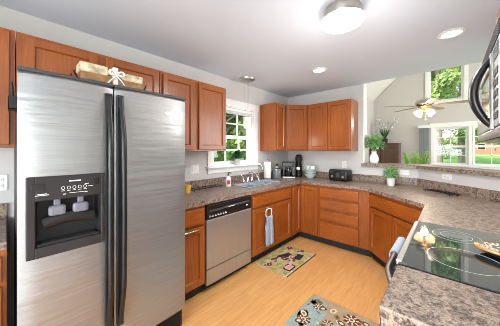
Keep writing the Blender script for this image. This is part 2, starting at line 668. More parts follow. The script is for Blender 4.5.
# great room side wall with a doorway, and the hall behind it
wall('wall_great_side', [(GL - 0.1, GL, YB + 0.12, 4.9, 0, 3.0), (GL - 0.1, GL, 4.9, 7.2, 2.28, 3.0), (GL - 0.1, GL, 7.2, YF + 0.12, 0, 3.0)], M_GREATWALL)
wall('wall_hall', [(-3.4, -3.3, YB + 0.12, YF, 0, 2.6), (-3.4, GL - 0.1, YF, YF + 0.12, 0, 2.6)], M_GREATWALL)
wall('wall_loft', [(-2.55, 5.0, YB - 0.12, YB, 2.62, 6.6)], M_GREATWALL)
wall('wall_great_east', [(4.9, 5.0, YB, YF, 0, 0.7), (4.9, 5.0, YB, 4.2, 0.7, 3.05), (4.9, 5.0, 7.7, YF, 0.7, 3.05)], M_GREATWALL)
wall('ceiling_hall', [(-3.4, GL - 0.1, YB + 0.12, YF, 2.6, 2.7)], M_CEIL)
b = B()
for (xa, za), (xb, zb) in (((GL - 0.12, 2.86), ridge), (ridge, (5.02, 2.96))):
    b.faces([(xa, YB - 0.1, za), (xb, YB - 0.1, zb), (xb, YF + 0.1, zb), (xa, YF + 0.1, za),
             (xa, YB - 0.1, za + 0.12), (xb, YB - 0.1, zb + 0.12), (xb, YF + 0.1, zb + 0.12), (xa, YF + 0.1, za + 0.12)],
            [(0, 1, 2, 3), (7, 6, 5, 4), (0, 4, 5, 1), (1, 5, 6, 2), (2, 6, 7, 3), (3, 7, 4, 0)])
struct(b.build('ceiling_vault', M_VAULT, smooth=0))
# a white trim strip at the end of the back wall
wall('trim_1', [(-1.012, -0.995, YB - 0.004, YB + 0.125, 1.20, CEILZ)], M_TRIM)


# windows: frame + sashes in a local frame (x along the wall, y outwards, z up)
def window(name, loc, rotz, wd, ht, cols, casing=0.09, stool=True, wall_t=0.12, units=1, head=None, split=True):
    r = bpy.data.objects.new(name, None)
    COL.objects.link(r)
    r.location = loc
    r.rotation_euler.z = rotz
    struct(r)
    b = B()
    c = casing
    hd = head or c
    b.box(-c, 0, -0.02, 0, 0, ht + hd, 0.004)
    b.box(wd, wd + c, -0.02, 0, 0, ht + hd, 0.004)
    b.box(-c - 0.015, wd + c + 0.015, -0.026, 0, ht, ht + hd, 0.004)
    b.build('casing', M_TRIM, r)
    b = B()
    b.box(0, 0.012, 0, wall_t, 0, ht)
    b.box(wd - 0.012, wd, 0, wall_t, 0, ht)
    b.box(0, wd, 0, wall_t, ht - 0.012, ht)
    b.box(0, wd, 0, wall_t, 0, 0.012)
    b.build('jamb', M_TRIM, r)
    b = B()
    if stool:
        b.box(-c - 0.03, wd + c + 0.03, -0.07, 0.0, -0.025, 0.0, 0.006)
        b.box(-c, wd + c, -0.018, 0, -0.10, -0.025, 0.004)
    else:
        b.box(-c, wd + c, -0.022, 0, -c, 0, 0.004)
    b.build('sill', M_TRIM, r)
    uw = (wd - 0.07 * (units - 1)) / units
    for u in range(units):
        x0 = u * (uw + 0.07)
        if u:
            B().box(x0 - 0.07, x0, -0.01, wall_t, 0.012, ht - 0.012, 0.003).build('mullion', M_TRIM, r)
        spans = [(0.012, ht / 2, 0.05), (ht / 2 - 0.03, ht - 0.012, 0.08)] if split else [(0.012, ht - 0.012, 0.06)]
        for za, zb, yy in spans:
            f = B()
            t = 0.042
            f.box(x0 + 0.012, x0 + 0.012 + t, yy, yy + 0.03, za, zb)
            f.box(x0 + uw - 0.012 - t, x0 + uw - 0.012, yy, yy + 0.03, za, zb)
            f.box(x0 + 0.012 + t, x0 + uw - 0.012 - t, yy, yy + 0.03, za, za + t)
            f.box(x0 + 0.012 + t, x0 + uw - 0.012 - t, yy, yy + 0.03, zb - t, zb)
            sash = f.build('sash', M_TRIM, r)
            if cols > 1:
                g = B()
                for k in range(1, cols):
                    xx = x0 + uw * k / cols
                    g.box(xx - 0.009, xx + 0.009, yy + 0.004, yy + 0.026, za + t, zb - t)
                zm = (za + zb) / 2
                g.box(x0 + 0.012 + t, x0 + uw - 0.012 - t, yy + 0.004, yy + 0.026, zm - 0.009, zm + 0.009)
                g.build('muntins', M_TRIM, sash)
            B().box(x0 + 0.03, x0 + uw - 0.03, yy + 0.013, yy + 0.017, za + 0.02, zb - 0.02).build('pane', M_GLASS, sash)
    return r


w1 = window('window_1', (XL, WY0, WZ0), R(90), WY1 - WY0, WZ1 - WZ0, 3, 0.10, wall_t=0.14)
b = B()
b.box(0.02, 0.81, 0.012, 0.05, 0.805, 0.845, 0.004)
for k in range(6):
    b.box(0.025, 0.805, 0.012, 0.046, 0.765 + 0.0065 * k, 0.769 + 0.0065 * k)
b.build('raised_blind', M_WHITE, w1)
window('window_2', (LX0, YF, LZ0), 0, LX1 - LX0, LZ1 - LZ0, 2, 0.07, units=3, head=0.12)
window('window_3', (UX0, YF, UZ0), 0, UX1 - UX0, UZ1 - UZ0, 1, 0.08, stool=False, split=False)
window('window_4', (1.6, -2.6, 0.3), PI, 2.8, 2.05, 1, 0.08, units=2, split=False)  # unseen window, added so daylight reaches the kitchen
window('window_5', (3.0, -0.1, 0.5), R(-90), 2.0, 1.8, 1, 0.08, units=2, split=False)  # likewise unseen and added for the daylight it lets in


# ------------------------------------------------------------------ cabinets
def shaker(b, x0, x1, z0, z1, st=0.055, t=0.027, y=0.0):
    """a framed flat-panel front standing proud of plane y"""
    b.box(x0, x0 + st, y - t, y, z0, z1, 0.003)
    b.box(x1 - st, x1, y - t, y, z0, z1, 0.003)
    b.box(x0 + st - 0.001, x1 - st + 0.001, y - t, y, z0, z0 + st, 0.003)
    b.box(x0 + st - 0.001, x1 - st + 0.001, y - t, y, z1 - st, z1, 0.003)
    ins = 0.007
    xa, xb, za, zb = x0 + st, x1 - st, z0 + st, z1 - st
    b.faces([(xa, y - t + 0.002, za), (xb, y - t + 0.002, za), (xb, y - t + 0.002, zb), (xa, y - t + 0.002, zb),
             (xa + ins, y - t + 0.015, za + ins), (xb - ins, y - t + 0.015, za + ins), (xb - ins, y - t + 0.015, zb - ins), (xa + ins, y - t + 0.015, zb - ins)],
            [(0, 1, 5, 4), (1, 2, 6, 5), (2, 3, 7, 6), (3, 0, 4, 7), (4, 5, 6, 7)])
    return b


def front(root, kind, x0, x1, z0, z1):
    if kind == 'door':
        return shaker(B(), x0, x1, z0, z1).build('door', M_WOOD, root)
    return B().box(x0, x1, -0.028, 0, z0, z1, 0.003, 1).build('drawer' if kind == 'drawer' else 'false_front', M_WOODH, root)


BZ0, BZ1 = 0.10, 0.872


def base_cabinet(label, loc, rotz, width, depth, fronts, hollow=False):
    r = thing('base_cabinet', label, 'kitchen cabinet', loc, rotz)
    b = B()
    if hollow:      # open-topped carcass that takes the sink bowls
        b.box(0, width, 0, 0.02, BZ0, BZ1)
        b.box(0, 0.018, 0.02, depth, BZ0, BZ1)
        b.box(width - 0.018, width, 0.02, depth, BZ0, BZ1)
        b.box(0.018, width - 0.018, depth - 0.012, depth, BZ0, BZ1)
        b.box(0.018, width - 0.018, 0.02, depth - 0.012, BZ0, BZ0 + 0.018)
    else:
        b.box(0, width, 0, depth, BZ0, BZ1, 0.002)
    b.build('body', M_WOOD, r)
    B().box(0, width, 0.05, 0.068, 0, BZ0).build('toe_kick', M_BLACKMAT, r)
    for f in fronts:
        front(r, *f)
    return r


FX = -1.77      # face of the window-wall run
FY = 3.15       # face of the back-wall run
FD = 0.62
dz = (0.125, 0.675, 0.70, 0.835)
base_cabinet('wooden base cabinet with one drawer between refrigerator and dishwasher', (FX, 0.955, 0), R(90), 0.345, FD,
             [('drawer', 0.02, 0.325, 0.70, 0.845), ('door', 0.02, 0.325, 0.125, 0.675)])
pull_parent = [o for o in COL.objects if o.name.startswith('base_cabinet')][0]
b = B()
b.tube([(0.06, -0.02, 0.655), (0.06, -0.045, 0.66), (0.075, -0.05, 0.662), (0.225, -0.05, 0.662), (0.24, -0.045, 0.66), (0.24, -0.02, 0.655)], 0.007, 8)
b.build('pull', M_CHROME, [o for o in pull_parent.children if o.name.startswith('door')][0])
sink_base = base_cabinet('wide wooden sink cabinet with two doors below the kitchen window', (FX, 1.955, 0), R(90), 0.915, FD,
                         [('false_front', 0.03, 0.885, 0.70, 0.835), ('door', 0.03, 0.452, 0.125, 0.675), ('door', 0.463, 0.885, 0.125, 0.675)], True)
# corner cabinet, L-shaped
r = thing('corner_base_cabinet', 'L-shaped wooden corner base cabinet with two doors meeting in the inside corner', 'kitchen cabinet', (-2.08, 3.46, 0))
B().prism([(XL + 0.01, 2.872), (FX, 2.872), (FX, FY), (-1.452, FY), (-1.452, YB - 0.005), (XL + 0.01, YB - 0.005)], BZ0, BZ1).build('body', M_WOOD, r, world=True)
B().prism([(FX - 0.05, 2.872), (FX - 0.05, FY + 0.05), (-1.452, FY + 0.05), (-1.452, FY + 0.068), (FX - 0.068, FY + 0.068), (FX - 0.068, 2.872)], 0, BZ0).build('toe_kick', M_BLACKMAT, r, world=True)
b = B()
b.T = Matrix.Translation((FX, 2.872, 0)) @ Matrix.Rotation(R(90), 4, 'Z')
shaker(b, 0.02, 0.25, 0.125, 0.835, 0.05)
b.build('door', M_WOOD, r, world=True)
b = B()
b.T = Matrix.Translation((FX, FY, 0))
shaker(b, 0.028, 0.30, 0.125, 0.835, 0.05)
b.build('door', M_WOOD, r, world=True)
base_cabinet('wooden four-drawer base cabinet under the black toaster', (-1.45, FY, 0), 0, 0.68, FD,
             [('drawer', 0.02, 0.555, a, c) for a, c in ((0.710, 0.838), (0.548, 0.670), (0.384, 0.508), (0.125, 0.344))])
# 45-degree cabinet
SD = FY - 0.77
r = thing('diagonal_base_cabinet', 'angled wooden base cabinet with two doors set diagonally beside the range', 'kitchen cabinet', (-0.77, FY, 0), R(-45))
DX = -0.13
B().prism([(-0.768, FY), (DX, SD - DX), (XR - 0.01, SD - DX), (XR - 0.01, K - XR - 0.01), (K - YB - 0.01, YB - 0.01), (-0.768, YB - 0.01)], BZ0, BZ1).build('body', M_WOOD, r, world=True)
L = (DX + 0.77) * math.sqrt(2)
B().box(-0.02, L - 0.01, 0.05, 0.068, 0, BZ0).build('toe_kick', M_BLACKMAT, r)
front(r, 'false_front', 0.03, L - 0.03, 0.70, 0.835)
front(r, 'door', 0.03, L / 2 - 0.008, 0.125, 0.675)
front(r, 'door', L / 2 + 0.008, L - 0.03, 0.125, 0.675)
base_cabinet('wooden base cabinet with single door on the far side of the range', (DX, SD - DX - 0.002, 0), R(-90), SD - DX - 0.002 - 1.885, 0.595,
             [('drawer', 0.03, 0.58, 0.70, 0.835), ('door', 0.03, 0.58, 0.125, 0.675)])
base_cabinet('narrow wooden base cabinet on the near side of the range', (DX, 1.115, 0), R(-90), 0.315, 0.595,
             [('drawer', 0.02, 0.295, 0.70, 0.835), ('door', 0.02, 0.295, 0.125, 0.675)])
base_cabinet('wooden base cabinet at the photo edge before the refrigerator', (FX, -0.65, 0), R(90), 0.655, FD,
             [('drawer', 0.02, 0.635, 0.70, 0.835), ('door', 0.02, 0.322, 0.125, 0.675), ('door', 0.333, 0.635, 0.125, 0.675)])

UZA, UZB = 1.385, 2.165
UD = 0.325


def upper_cabinet(label, loc, rotz, width, depth, z0, z1, doors, st=0.05):
    r = thing('wall_cabinet', label, 'kitchen cabinet', (loc[0], loc[1], z0), rotz)
    h = z1 - z0
    B().box(0, width, 0, depth, 0, h, 0.002).build('body', M_WOOD, r)
    for a, c in doors:
        shaker(B(), a, c, 0.02, h - 0.025, st).build('door', M_WOOD, r)
    return r


UX = XL + 0.005 + UD
upper_cabinet('wooden wall cabinet at the photo edge before the refrigerator', (UX, -0.65), R(90), 0.69, UD, UZA + 0.03, UZB, [(0.02, 0.33), (0.345, 0.665)])
upper_cabinet('short wooden wall cabinet with two doors above the refrigerator', (UX, 0.045), R(90), 0.945, UD, 1.83, UZB, [(0.035, 0.44), (0.495, 0.93)])
upper_cabinet('tall wooden wall cabinet with two doors between refrigerator and window', (UX, 0.993), R(90), 0.845, UD, UZA, UZB, [(0.025, 0.375), (0.435, 0.825)])
upper_cabinet('narrow wooden wall cabinet on the window wall beyond the window', (UX, 2.90), R(90), 0.268, UD, UZA, UZB, [(0.02, 0.25)])
r = thing('corner_wall_cabinet', 'five-sided wooden wall cabinet set across the room corner', 'kitchen cabinet', (UX, 3.17, UZA), R(45))
B().prism([(UX, 3.172), (-1.79, 3.452), (-1.79, YB - 0.005), (XL + 0.005, YB - 0.005), (XL + 0.005, 3.172)], UZA, UZB, 0.002).bm
bb = B()
bb.prism([(UX, 3.172), (-1.795, 3.447), (-1.795, YB - 0.005), (XL + 0.005, YB - 0.005), (XL + 0.005, 3.172)], 0, UZB - UZA, 0.002)
bb.bm.transform(Matrix.Translation((0, 0, UZA)))
bb.build('body', M_WOOD, r, world=True)
shaker(B(), 0.022, 0.368, 0.02, UZB - UZA - 0.025).build('door', M_WOOD, r)
upper_cabinet('double-door wooden wall cabinet on the back wall above the toaster', (-1.79, YB - 0.005 - UD), 0, 0.705, UD, UZA, UZB, [(0.02, 0.345), (0.352, 0.683)], 0.045)
upper_cabinet('short wooden wall cabinet above the microwave', (0.218, 1.85), R(-90), 0.76, 0.252, 1.852, UZB, [(0.02, 0.374), (0.386, 0.74)])

# ------------------------------------------------------------------ worktops
TZ0, TZ1 = 0.874, 0.914


def slab(outer, hole, z0, z1):
    b = B()
    bm = b.bm
    es = []
    for loop in (outer, hole):
        if not loop:
            continue
        vs = [bm.verts.new((x, y, z0)) for x, y in loop]
        es += [bm.edges.new((vs[i], vs[(i + 1) % len(vs)])) for i in range(len(vs))]
    bmesh.ops.triangle_fill(bm, edges=es, use_beauty=True, use_dissolve=False)
    g = bmesh.ops.extrude_face_region(bm, geom=list(bm.faces))
    bmesh.ops.translate(bm, verts=[v for v in g['geom'] if isinstance(v, bmesh.types.BMVert)], vec=(0, 0, z1 - z0))
    return b


SO = 2.335
EX, EY = -1.738, 3.118
bend = []
bx = SO - EY
for t in range(7):       # the front edge turns in a soft bow
    u = t / 6
    p0, p1, p2 = (bx - 0.13, EY), (bx, EY), (bx + 0.10, EY - 0.10)
    bend.append(((1 - u) ** 2 * p0[0] + 2 * u * (1 - u) * p1[0] + u * u * p2[0], (1 - u) ** 2 * p0[1] + 2 * u * (1 - u) * p1[1] + u * u * p2[1]))
outer = [(XL + 0.004, 0.955), (EX, 0.955), (EX, EY)] + bend + [(-0.165, SO + 0.165), (-0.165, 1.882), (XR - 0.004, 1.882), (XR - 0.004, K - XR - 0.006), (K - YB - 0.006, YB - 0.004), (XL + 0.004, YB - 0.004)]
SX0, SX1, SY0, SY1 = -2.29, -1.88, 2.07, 2.86
hole = [(SX0 + 0.02, SY0 + 0.02), (SX1 - 0.02, SY0 + 0.02), (SX1 - 0.02, SY1 - 0.02), (SX0 + 0.02, SY1 - 0.02)]
r = thing('worktop', 'long speckled brown laminate worktop running from refrigerator past sink to range', 'countertop', (-2.0, 2.5, TZ0))
slab(outer, hole, TZ0, TZ1).build('counter_slab', M_COUNTER, r, world=True, smooth=0)
BT = 0.02
b = B()
q = BT * 0.414
b.prism([(XL + 0.002, 0.955), (XL + BT, 0.955), (XL + BT, YB - BT), (K - YB - q - 0.004, YB - BT), (XR - 0.002, K - XR - BT * 1.414 - 0.004), (XR - 0.002, K - XR - 0.004), (K - YB - 0.003, YB - 0.002), (XL + 0.002, YB - 0.002)], TZ1, 1.015)
b.build('backsplash', M_COUNTER, r, world=True, smooth=0)
r = thing('worktop', 'small speckled brown worktop end piece in front of the range', 'countertop', (0.15, 0.95, TZ0))
B().prism([(-0.165, 0.785), (XR - 0.004, 0.785), (XR - 0.004, 1.118), (-0.165, 1.118)], TZ0, TZ1, 0.003).box(-0.165, XR - 0.004, 0.785, 0.797, 0.838, TZ0 + 0.004, 0.002, 1).box(-0.165, -0.160, 0.785, 1.118, 0.838, TZ0 + 0.004).build('counter_slab', M_COUNTER, r, world=True)
B().box(XR - BT, XR - 0.002, 0.785, 1.118, TZ1, 1.015).build('backsplash', M_COUNTER, r, world=True, smooth=0)
r = thing('worktop', 'speckled brown worktop at the photo edge before the refrigerator', 'countertop', (-2.07, -0.3, TZ0))
B().prism([(XL + 0.004, -0.66), (EX, -0.66), (EX, 0.005), (XL + 0.004, 0.005)], TZ0, TZ1, 0.004).build('counter_slab', M_COUNTER, r, world=True)
B().box(XL + 0.002, XL + BT, -0.66, 0.005, TZ1, 1.015).build('backsplash', M_COUNTER, r, world=True, smooth=0)
# bar top
b = B()
o1, o2 = 0.05, 0.22
b.prism([(-1.03, YB - o1), (K - YB - o1 * 0.414, YB - o1), (XR, K - XR - o1 * 1.414), (XR, K - XR + o2 * 1.414 + 0.1), (K - YB + o2 * 0.414, YB + 0.12 + o2 - 0.02), (-1.03, YB + 0.10 + o2)], 1.147, 1.192, 0.004)
tag(b.build('bar_top', M_COUNTER, loc=(-0.4, 3.7, 1.147), world=True), 'raised speckled brown bar top along the pass-through low wall', 'countertop')

# ------------------------------------------------------------------ refrigerator
FRX, FRY = -1.52, 0.037
r = thing('refrigerator', 'large stainless steel side-by-side refrigerator with ice dispenser', 'refrigerator', (FRX, FRY, 0), R(90))
B().box(0.004, 0.901, 0.075, 0.845, 0.03, 1.785, 0.006).build('cabinet', M_CHAR, r)
DZ0, DZ1 = 0.17, 1.785


def crown_door(x0, x1, hole=None):
    """door leaf with a gently crowned front and an optional rectangular hole"""
    b = B()
    nx = 14
    xs = [x0 + (x1 - x0) * i / nx for i in range(nx + 1)]
    zs = [DZ0, DZ0 + 0.012, 0.5, 1.2, DZ1 - 0.012, DZ1]
    if hole:
        xs = sorted(set([x for x in xs if min(abs(x - hole[0]), abs(x - hole[1])) > 0.006] + [hole[0], hole[1]]))
        zs = sorted(set([DZ0, DZ0 + 0.012, 0.5, hole[2], hole[3], 1.4, DZ1 - 0.012, DZ1]))

    def yy(x, z):
        u = (x - x0) / (x1 - x0) * 2 - 1
        e = 0.012 * abs(u) ** 8 + 0.006 * u * u
        if z < DZ0 + 0.006 or z > DZ1 - 0.006:
            e += 0.008
        return e
    grid = [[b.bm.verts.new((x, yy(x, z), z)) for z in zs] for x in xs]
    for i in range(len(xs) - 1):
        for j in range(len(zs) - 1):
            if hole and xs[i] >= hole[0] - 1e-6 and xs[i + 1] <= hole[1] + 1e-6 and zs[j] >= hole[2] - 1e-6 and zs[j + 1] <= hole[3] + 1e-6:
                continue
            b.bm.faces.new((grid[i][j], grid[i + 1][j], grid[i + 1][j + 1], grid[i][j + 1]))
    es = [e for e in b.bm.edges if len(e.link_faces) == 1]
    g = bmesh.ops.extrude_edge_only(b.bm, edges=es)
    for v in g['geom']:
        if isinstance(v, bmesh.types.BMVert):
            v.co.y = 0.07
    return b


HO = (0.061, 0.335, 0.915, 1.145)
crown_door(0.0, 0.405, HO).build('freezer_door', M_STEEL, r, smooth=30)
crown_door(0.412, 0.905).build('fridge_door', M_STEEL, r, smooth=30)
b = B()
b.box(0.0, 0.405, 0.002, 0.075, DZ1 + 0.001, DZ1 + 0.019, 0.005)
b.box(0.412, 0.905, 0.002, 0.075, DZ1 + 0.001, DZ1 + 0.019, 0.005)
b.box(0.02, 0.885, 0.076, 0.30, DZ1 + 0.001, DZ1 + 0.014, 0.004)
b.build('top_trim', M_CHAR, r)


def fridge_handle(x, s):
    pts = []
    for i in range(25):
        t = i / 24
        z = 0.33 + t * (1.72 - 0.33)
        y = -0.006 - 0.052 * min(1, math.sin(PI * t) * 1.9)
        pts.append((x + s * 0.006 * math.sin(PI * t), y, z))
    b = B()
    b.tube(pts, 0.015, 10, 0.8, up=(0, 1, 0))
    b.box(x - 0.02, x + 0.02, -0.006, 0.012, 0.31, 1.74, 0.006)
    return b


fridge_handle(0.378, -1).build('handle', M_BLACK, r)
fridge_handle(0.440, 1).build('handle', M_BLACK, r)
dp = B()
x0, x1, z0, z1 = 0.027, 0.352, 0.862, 1.266
h0, h1, k0, k1 = HO
dp.box(x0, h0, -0.014, 0.012, z0, z1, 0.005)
dp.box(h1, x1, -0.014, 0.012, z0, z1, 0.005)
dp.box(h0 - 0.002, h1 + 0.002, -0.014, 0.012, z0, k0, 0.003)
dp.box(h0 - 0.002, h1 + 0.002, -0.014, 0.012, k1, z1, 0.003)
disp = dp.build('dispenser_bezel', M_BEZEL, r)
b = B()
b.faces([(h0, 0.0, k0), (h1, 0.0, k0), (h1, 0.0, k1), (h0, 0.0, k1), (h0 + .01, 0.066, k0 + .01), (h1 - .01, 0.066, k0 + .01), (h1 - .01, 0.066, k1), (h0 + .01, 0.066, k1)],
        [(0, 1, 5, 4), (1, 2, 6, 5), (2, 3, 7, 6), (3, 0, 4, 7), (4, 5, 6, 7)])
b.build('dispenser_cavity', M_BLACKMAT, disp, smooth=0)
for px in (0.145, 0.245):
    b = B()
    b.box(px - 0.014, px + 0.014, 0.012, 0.04, k1 - 0.05, k1 - 0.002, 0.005)
    b.box(px - 0.036, px + 0.036, -0.002, 0.034, k1 - 0.088, k1 - 0.034, 0.014, 3)
    b.build('dispenser_paddle', M_GREYP, disp)
b = B()
b.tube([(h0 + 0.03 + (h1 - h0 - 0.06) * i / 10, 0.025, k1 - 0.125 + 0.018 * math.sin(PI * i / 10)) for i in range(11)], 0.03, 10, 0.6, up=(0, 1, 0))
b.build('dispenser_chute', M_BLACK, disp)
b = B()
b.box(h0 + 0.004, h1 - 0.004, -0.006, 0.06, k0, k0 + 0.012, 0.003)
for i in range(9):
    b.box(h0 + 0.02, h1 - 0.02, -0.002 + 0.0065 * i, 0.001 + 0.0065 * i, k0 + 0.012, k0 + 0.015)
b.build('drip_tray', M_BLACKMAT, disp)
b = B()
for i, (xx, zz, ww, hh) in enumerate([(0.19, 1.232, 0.05, 0.006), (0.058, 1.172, 0.052, 0.003), (0.066, 1.178, 0.036, 0.003), (0.165, 1.166, 0.012, 0.004), (0.19, 1.170, 0.075, 0.0022),
                                      (0.258, 1.212, 0.018, 0.003), (0.272, 1.197, 0.022, 0.003), (0.258, 1.166, 0.012, 0.004)]):
    b.box(xx, xx + ww, -0.0152, -0.0135, zz, zz + hh)
for k in range(5):
    xx = 0.165 + k * 0.0235
    b.tube([(xx + 0.007 * math.cos(2 * PI * i / 10), -0.0145, 1.200 + 0.008 * math.sin(2 * PI * i / 10)) for i in range(10)], 0.0011, 5, closed=True)
    b.box(xx - 0.007, xx + 0.007, -0.0152, -0.0135, 1.184, 1.1865)
b.build('control_markings', M_MARK, disp)
b = B()
b.box(0.045, 0.095, -0.0155, -0.013, 1.195, 1.232, 0.002)
b.build('dispenser_window', M_BLACK, disp)
b = B()
b.box(0.300, 0.322, -0.0155, -0.013, 1.205, 1.238, 0.002)
b.build('dispenser_window', M_BLACK, disp)
b = B()
b.lathe([(0.0, -0.006), (0.026, -0.005), (0.03, 0.0), (0.03, 0.004)], (0.755, 0.004, 1.665), 24, 'y', 1.0, 0.45)
b.build('oval_badge', M_BADGE, r)
b = B()
b.box(0.006, 0.899, 0.05, 0.075, 0.015, 0.155, 0.006)
for i in range(8):
    b.box(0.03, 0.875, 0.042, 0.052, 0.03 + i * 0.015, 0.037 + i * 0.015)
b.build('toe_grille', M_BLACK, r)

# things on the refrigerator
cr = thing('driftwood_centerpiece', 'whitewashed wooden trough tied with white ribbon on top of the refrigerator', 'decoration', (-1.66, 0.47, 1.806), R(90))
b = B()
b.box(-0.18, -0.03, -0.055, 0.055, 0.062, 0.122, 0.012)
b.box(0.035, 0.185, -0.052, 0.052, 0.055, 0.108, 0.012)
b.build('whitewashed_board', M_BIRCH, cr)
b = B()
b.box(-0.175, 0.18, -0.048, 0.048, 0.012, 0.07, 0.008)
b.build('wood_base', M_RAFFIA, cr)
for sx in (-1, 1):
    b = B()
    for yy in (-0.045, 0.045):
        pts = [(sx * 0.175 + sx * 0.03 * math.sin(PI * i / 8), yy, 0.004 + 0.055 * (1 - abs(i - 4) / 4)) for i in range(9)]
        b.tube(pts, 0.004, 6)
    b.tube([(sx * 0.175, -0.045, 0.004), (sx * 0.175, 0.045, 0.004)], 0.004, 6)
    b.build('wire_foot', M_WIRE, cr)
b = B()
b.box(-0.008, 0.022, -0.062, 0.062, 0.008, 0.127, 0.006)
for sx in (-1, 1):
    pts = [(0.008 + sx * 0.042 * math.sin(PI * i / 10) * (1 if i < 10 else 0), -0.068 - 0.012 * math.sin(PI * i / 10), 0.085 + 0.014 * math.sin(2 * PI * i / 10)) for i in range(11)]
    b.tube(pts, 0.011, 8, 0.5)
    b.tube([(0.008, -0.068, 0.07), (0.008 + sx * 0.03, -0.072, 0.04), (0.008 + sx * 0.05, -0.07, 0.012)], 0.009, 6, 0.4)
b.ball((0.008, -0.07, 0.082), 0.012)
b.build('ribbon_bow', M_RIBBON, cr)
og = thing('magnetic_pen_holder', 'small black mesh pen holder stuck on the side of the refrigerator', 'pen holder', (-1.70, 0.040, 1.61))
b = B()
b.box(-0.05, 0.05, -0.032, -0.029, 0, 0.06)
b.box(-0.05, 0.05, -0.003, 0.0, 0, 0.08)
b.box(-0.05, 0.05, -0.032, 0, 0, 0.003)
b.box(-0.05, -0.047, -0.032, 0, 0, 0.065)
b.box(0.047, 0.05, -0.032, 0, 0, 0.065)
b.build('holder_box', M_BLACKMAT, og)
for i, dx in enumerate((-0.02, 0.018)):
    p = B().tube([(dx, -0.016, 0.004), (dx + 0.006, -0.018, 0.13), (dx + 0.007, -0.018, 0.145)], [0.005, 0.005, 0.002], 8).build('pen', M_BLUE if i == 0 else M_BLACK, None, loc=(-1.70, 0.040, 1.61))
    tag(p, 'blue pen standing in the black holder on the refrigerator' if i == 0 else 'black pen standing in the black holder on the refrigerator', 'pen')

# ------------------------------------------------------------------ dishwasher
r = thing('dishwasher', 'stainless steel dishwasher with black control panel under the worktop', 'dishwasher', (FX - 0.002, 1.303, 0), R(90))
DW = 0.649
B().box(0.006, DW - 0.006, 0.01, 0.58, 0.05, 0.868).build('tub', M_BLACKMAT, r)
B().box(0.004, DW - 0.004, -0.028, 0.01, 0.235, 0.715, 0.006).build('door', M_STEELW, r)
B().box(0.004, DW - 0.004, -0.024, 0.01, 0.075, 0.228, 0.005).build('lower_panel', M_STEELW, r)
b = B()
b.box(0.002, DW - 0.002, -0.032, 0.01, 0.719, 0.862, 0.008)
cp = b.build('control_panel', M_BLACK, r)
b = B()
b.box(0.20, 0.60, -0.046, -0.030, 0.795, 0.818, 0.007)
b.build('latch_handle', M_CHAR, cp)
b = B()
for k in range(7):
    b.box(0.03 + k * 0.034, 0.052 + k * 0.034, -0.034, -0.031, 0.742, 0.749)
    b.box(0.03 + k * 0.034, 0.04 + k * 0.034, -0.034, -0.031, 0.755, 0.758)
b.box(0.55, 0.585, -0.034, -0.031, 0.762, 0.774)
b.box(0.27, 0.36, -0.0475, -0.0455, 0.803, 0.81)
b.build('panel_print', M_MARK, cp)
b = B()
b.box(0.03, 0.20, -0.036, -0.031, 0.79, 0.81, 0.003)
b.build('vent', M_CHAR, cp)
B().box(0.004, DW - 0.004, 0.05, 0.068, 0, 0.07).build('toe_kick', M_BLACKMAT, r)

# ------------------------------------------------------------------ sink and faucet
r = thing('sink', 'double-bowl stainless steel sink set in the worktop below the window', 'sink', (-2.09, 2.46, TZ1))
b = B()
ym = 2.46
th = 0.02


def rim(b, x0, x1, y0, y1, z0, z1):
    b.box(x0, x1, y0, y1, z0, z1, 0.0025)


rim(b, SX0, SX0 + 0.075, SY0, SY1, TZ1 + 0.0005, TZ1 + 0.007)
rim(b, SX1 - 0.035, SX1, SY0, SY1, TZ1 + 0.0005, TZ1 + 0.007)
rim(b, SX0 + 0.07, SX1 - 0.03, SY0, SY0 + 0.035, TZ1 + 0.0005, TZ1 + 0.007)
rim(b, SX0 + 0.07, SX1 - 0.03, SY1 - 0.035, SY1, TZ1 + 0.0005, TZ1 + 0.007)
rim(b, SX0 + 0.07, SX1 - 0.03, ym - 0.018, ym + 0.018, TZ1 + 0.0005, TZ1 + 0.007)
b.build('rim', M_BASIN, r, world=True)
for ya, yb in ((SY0 + 0.035, ym - 0.018), (ym + 0.018, SY1 - 0.035)):
    xa, xb = SX0 + 0.075, SX1 - 0.035
    b = B()
    zt, zb = TZ1 + 0.004, TZ1 - 0.035
    zb = TZ0 - 0.16
    i = 0.025
    v = [(xa, ya, zt), (xb, ya, zt), (xb, yb, zt), (xa, yb, zt), (xa + i, ya + i, zb), (xb - i, ya + i, zb), (xb - i, yb - i, zb), (xa + i, yb - i, zb)]
    b.faces(v, [(0, 1, 5, 4), (1, 2, 6, 5), (2, 3, 7, 6), (3, 0, 4, 7), (4, 5, 6, 7)])
    b.lathe([(0.0, 0.002), (0.035, 0.002), (0.04, 0.0)], ((xa + xb) / 2, (ya + yb) / 2, zb + 0.001), 16)
    b.build('basin', M_BASIN, r, world=True)
fz = TZ1 + 0.008
r = thing('faucet', 'chrome kitchen faucet with low arched spout behind the sink', 'faucet', (-2.255, 2.44, fz))
b = B()
b.box(-0.026, 0.026, -0.12, 0.12, 0, 0.012, 0.005)
b.build('base_plate', M_CHROME, r)
b = B()
b.lathe([(0.024, 0.012), (0.02, 0.05), (0.016, 0.07)], (0, 0, 0), 14)
b.tube([(0, 0, 0.06), (0.005, 0, 0.11), (0.03, 0, 0.145), (0.08, 0, 0.155), (0.14, 0, 0.14), (0.185, 0, 0.105), (0.19, 0, 0.085)], [0.014, 0.013, 0.0125, 0.012, 0.012, 0.012, 0.013], 12)
b.build('spout', M_CHROME, r)
for s in (-1, 1):
    b = B()
    b.lathe([(0.022, 0.012), (0.02, 0.04), (0.014, 0.055), (0.0, 0.06)], (0, s * 0.095, 0), 14)
    b.tube([(0, s * 0.095, 0.05), (-0.005, s * 0.115, 0.09), (-0.012, s * 0.14, 0.125)], [0.009, 0.008, 0.006], 8)
    b.build('lever_handle', M_CHROME, r)
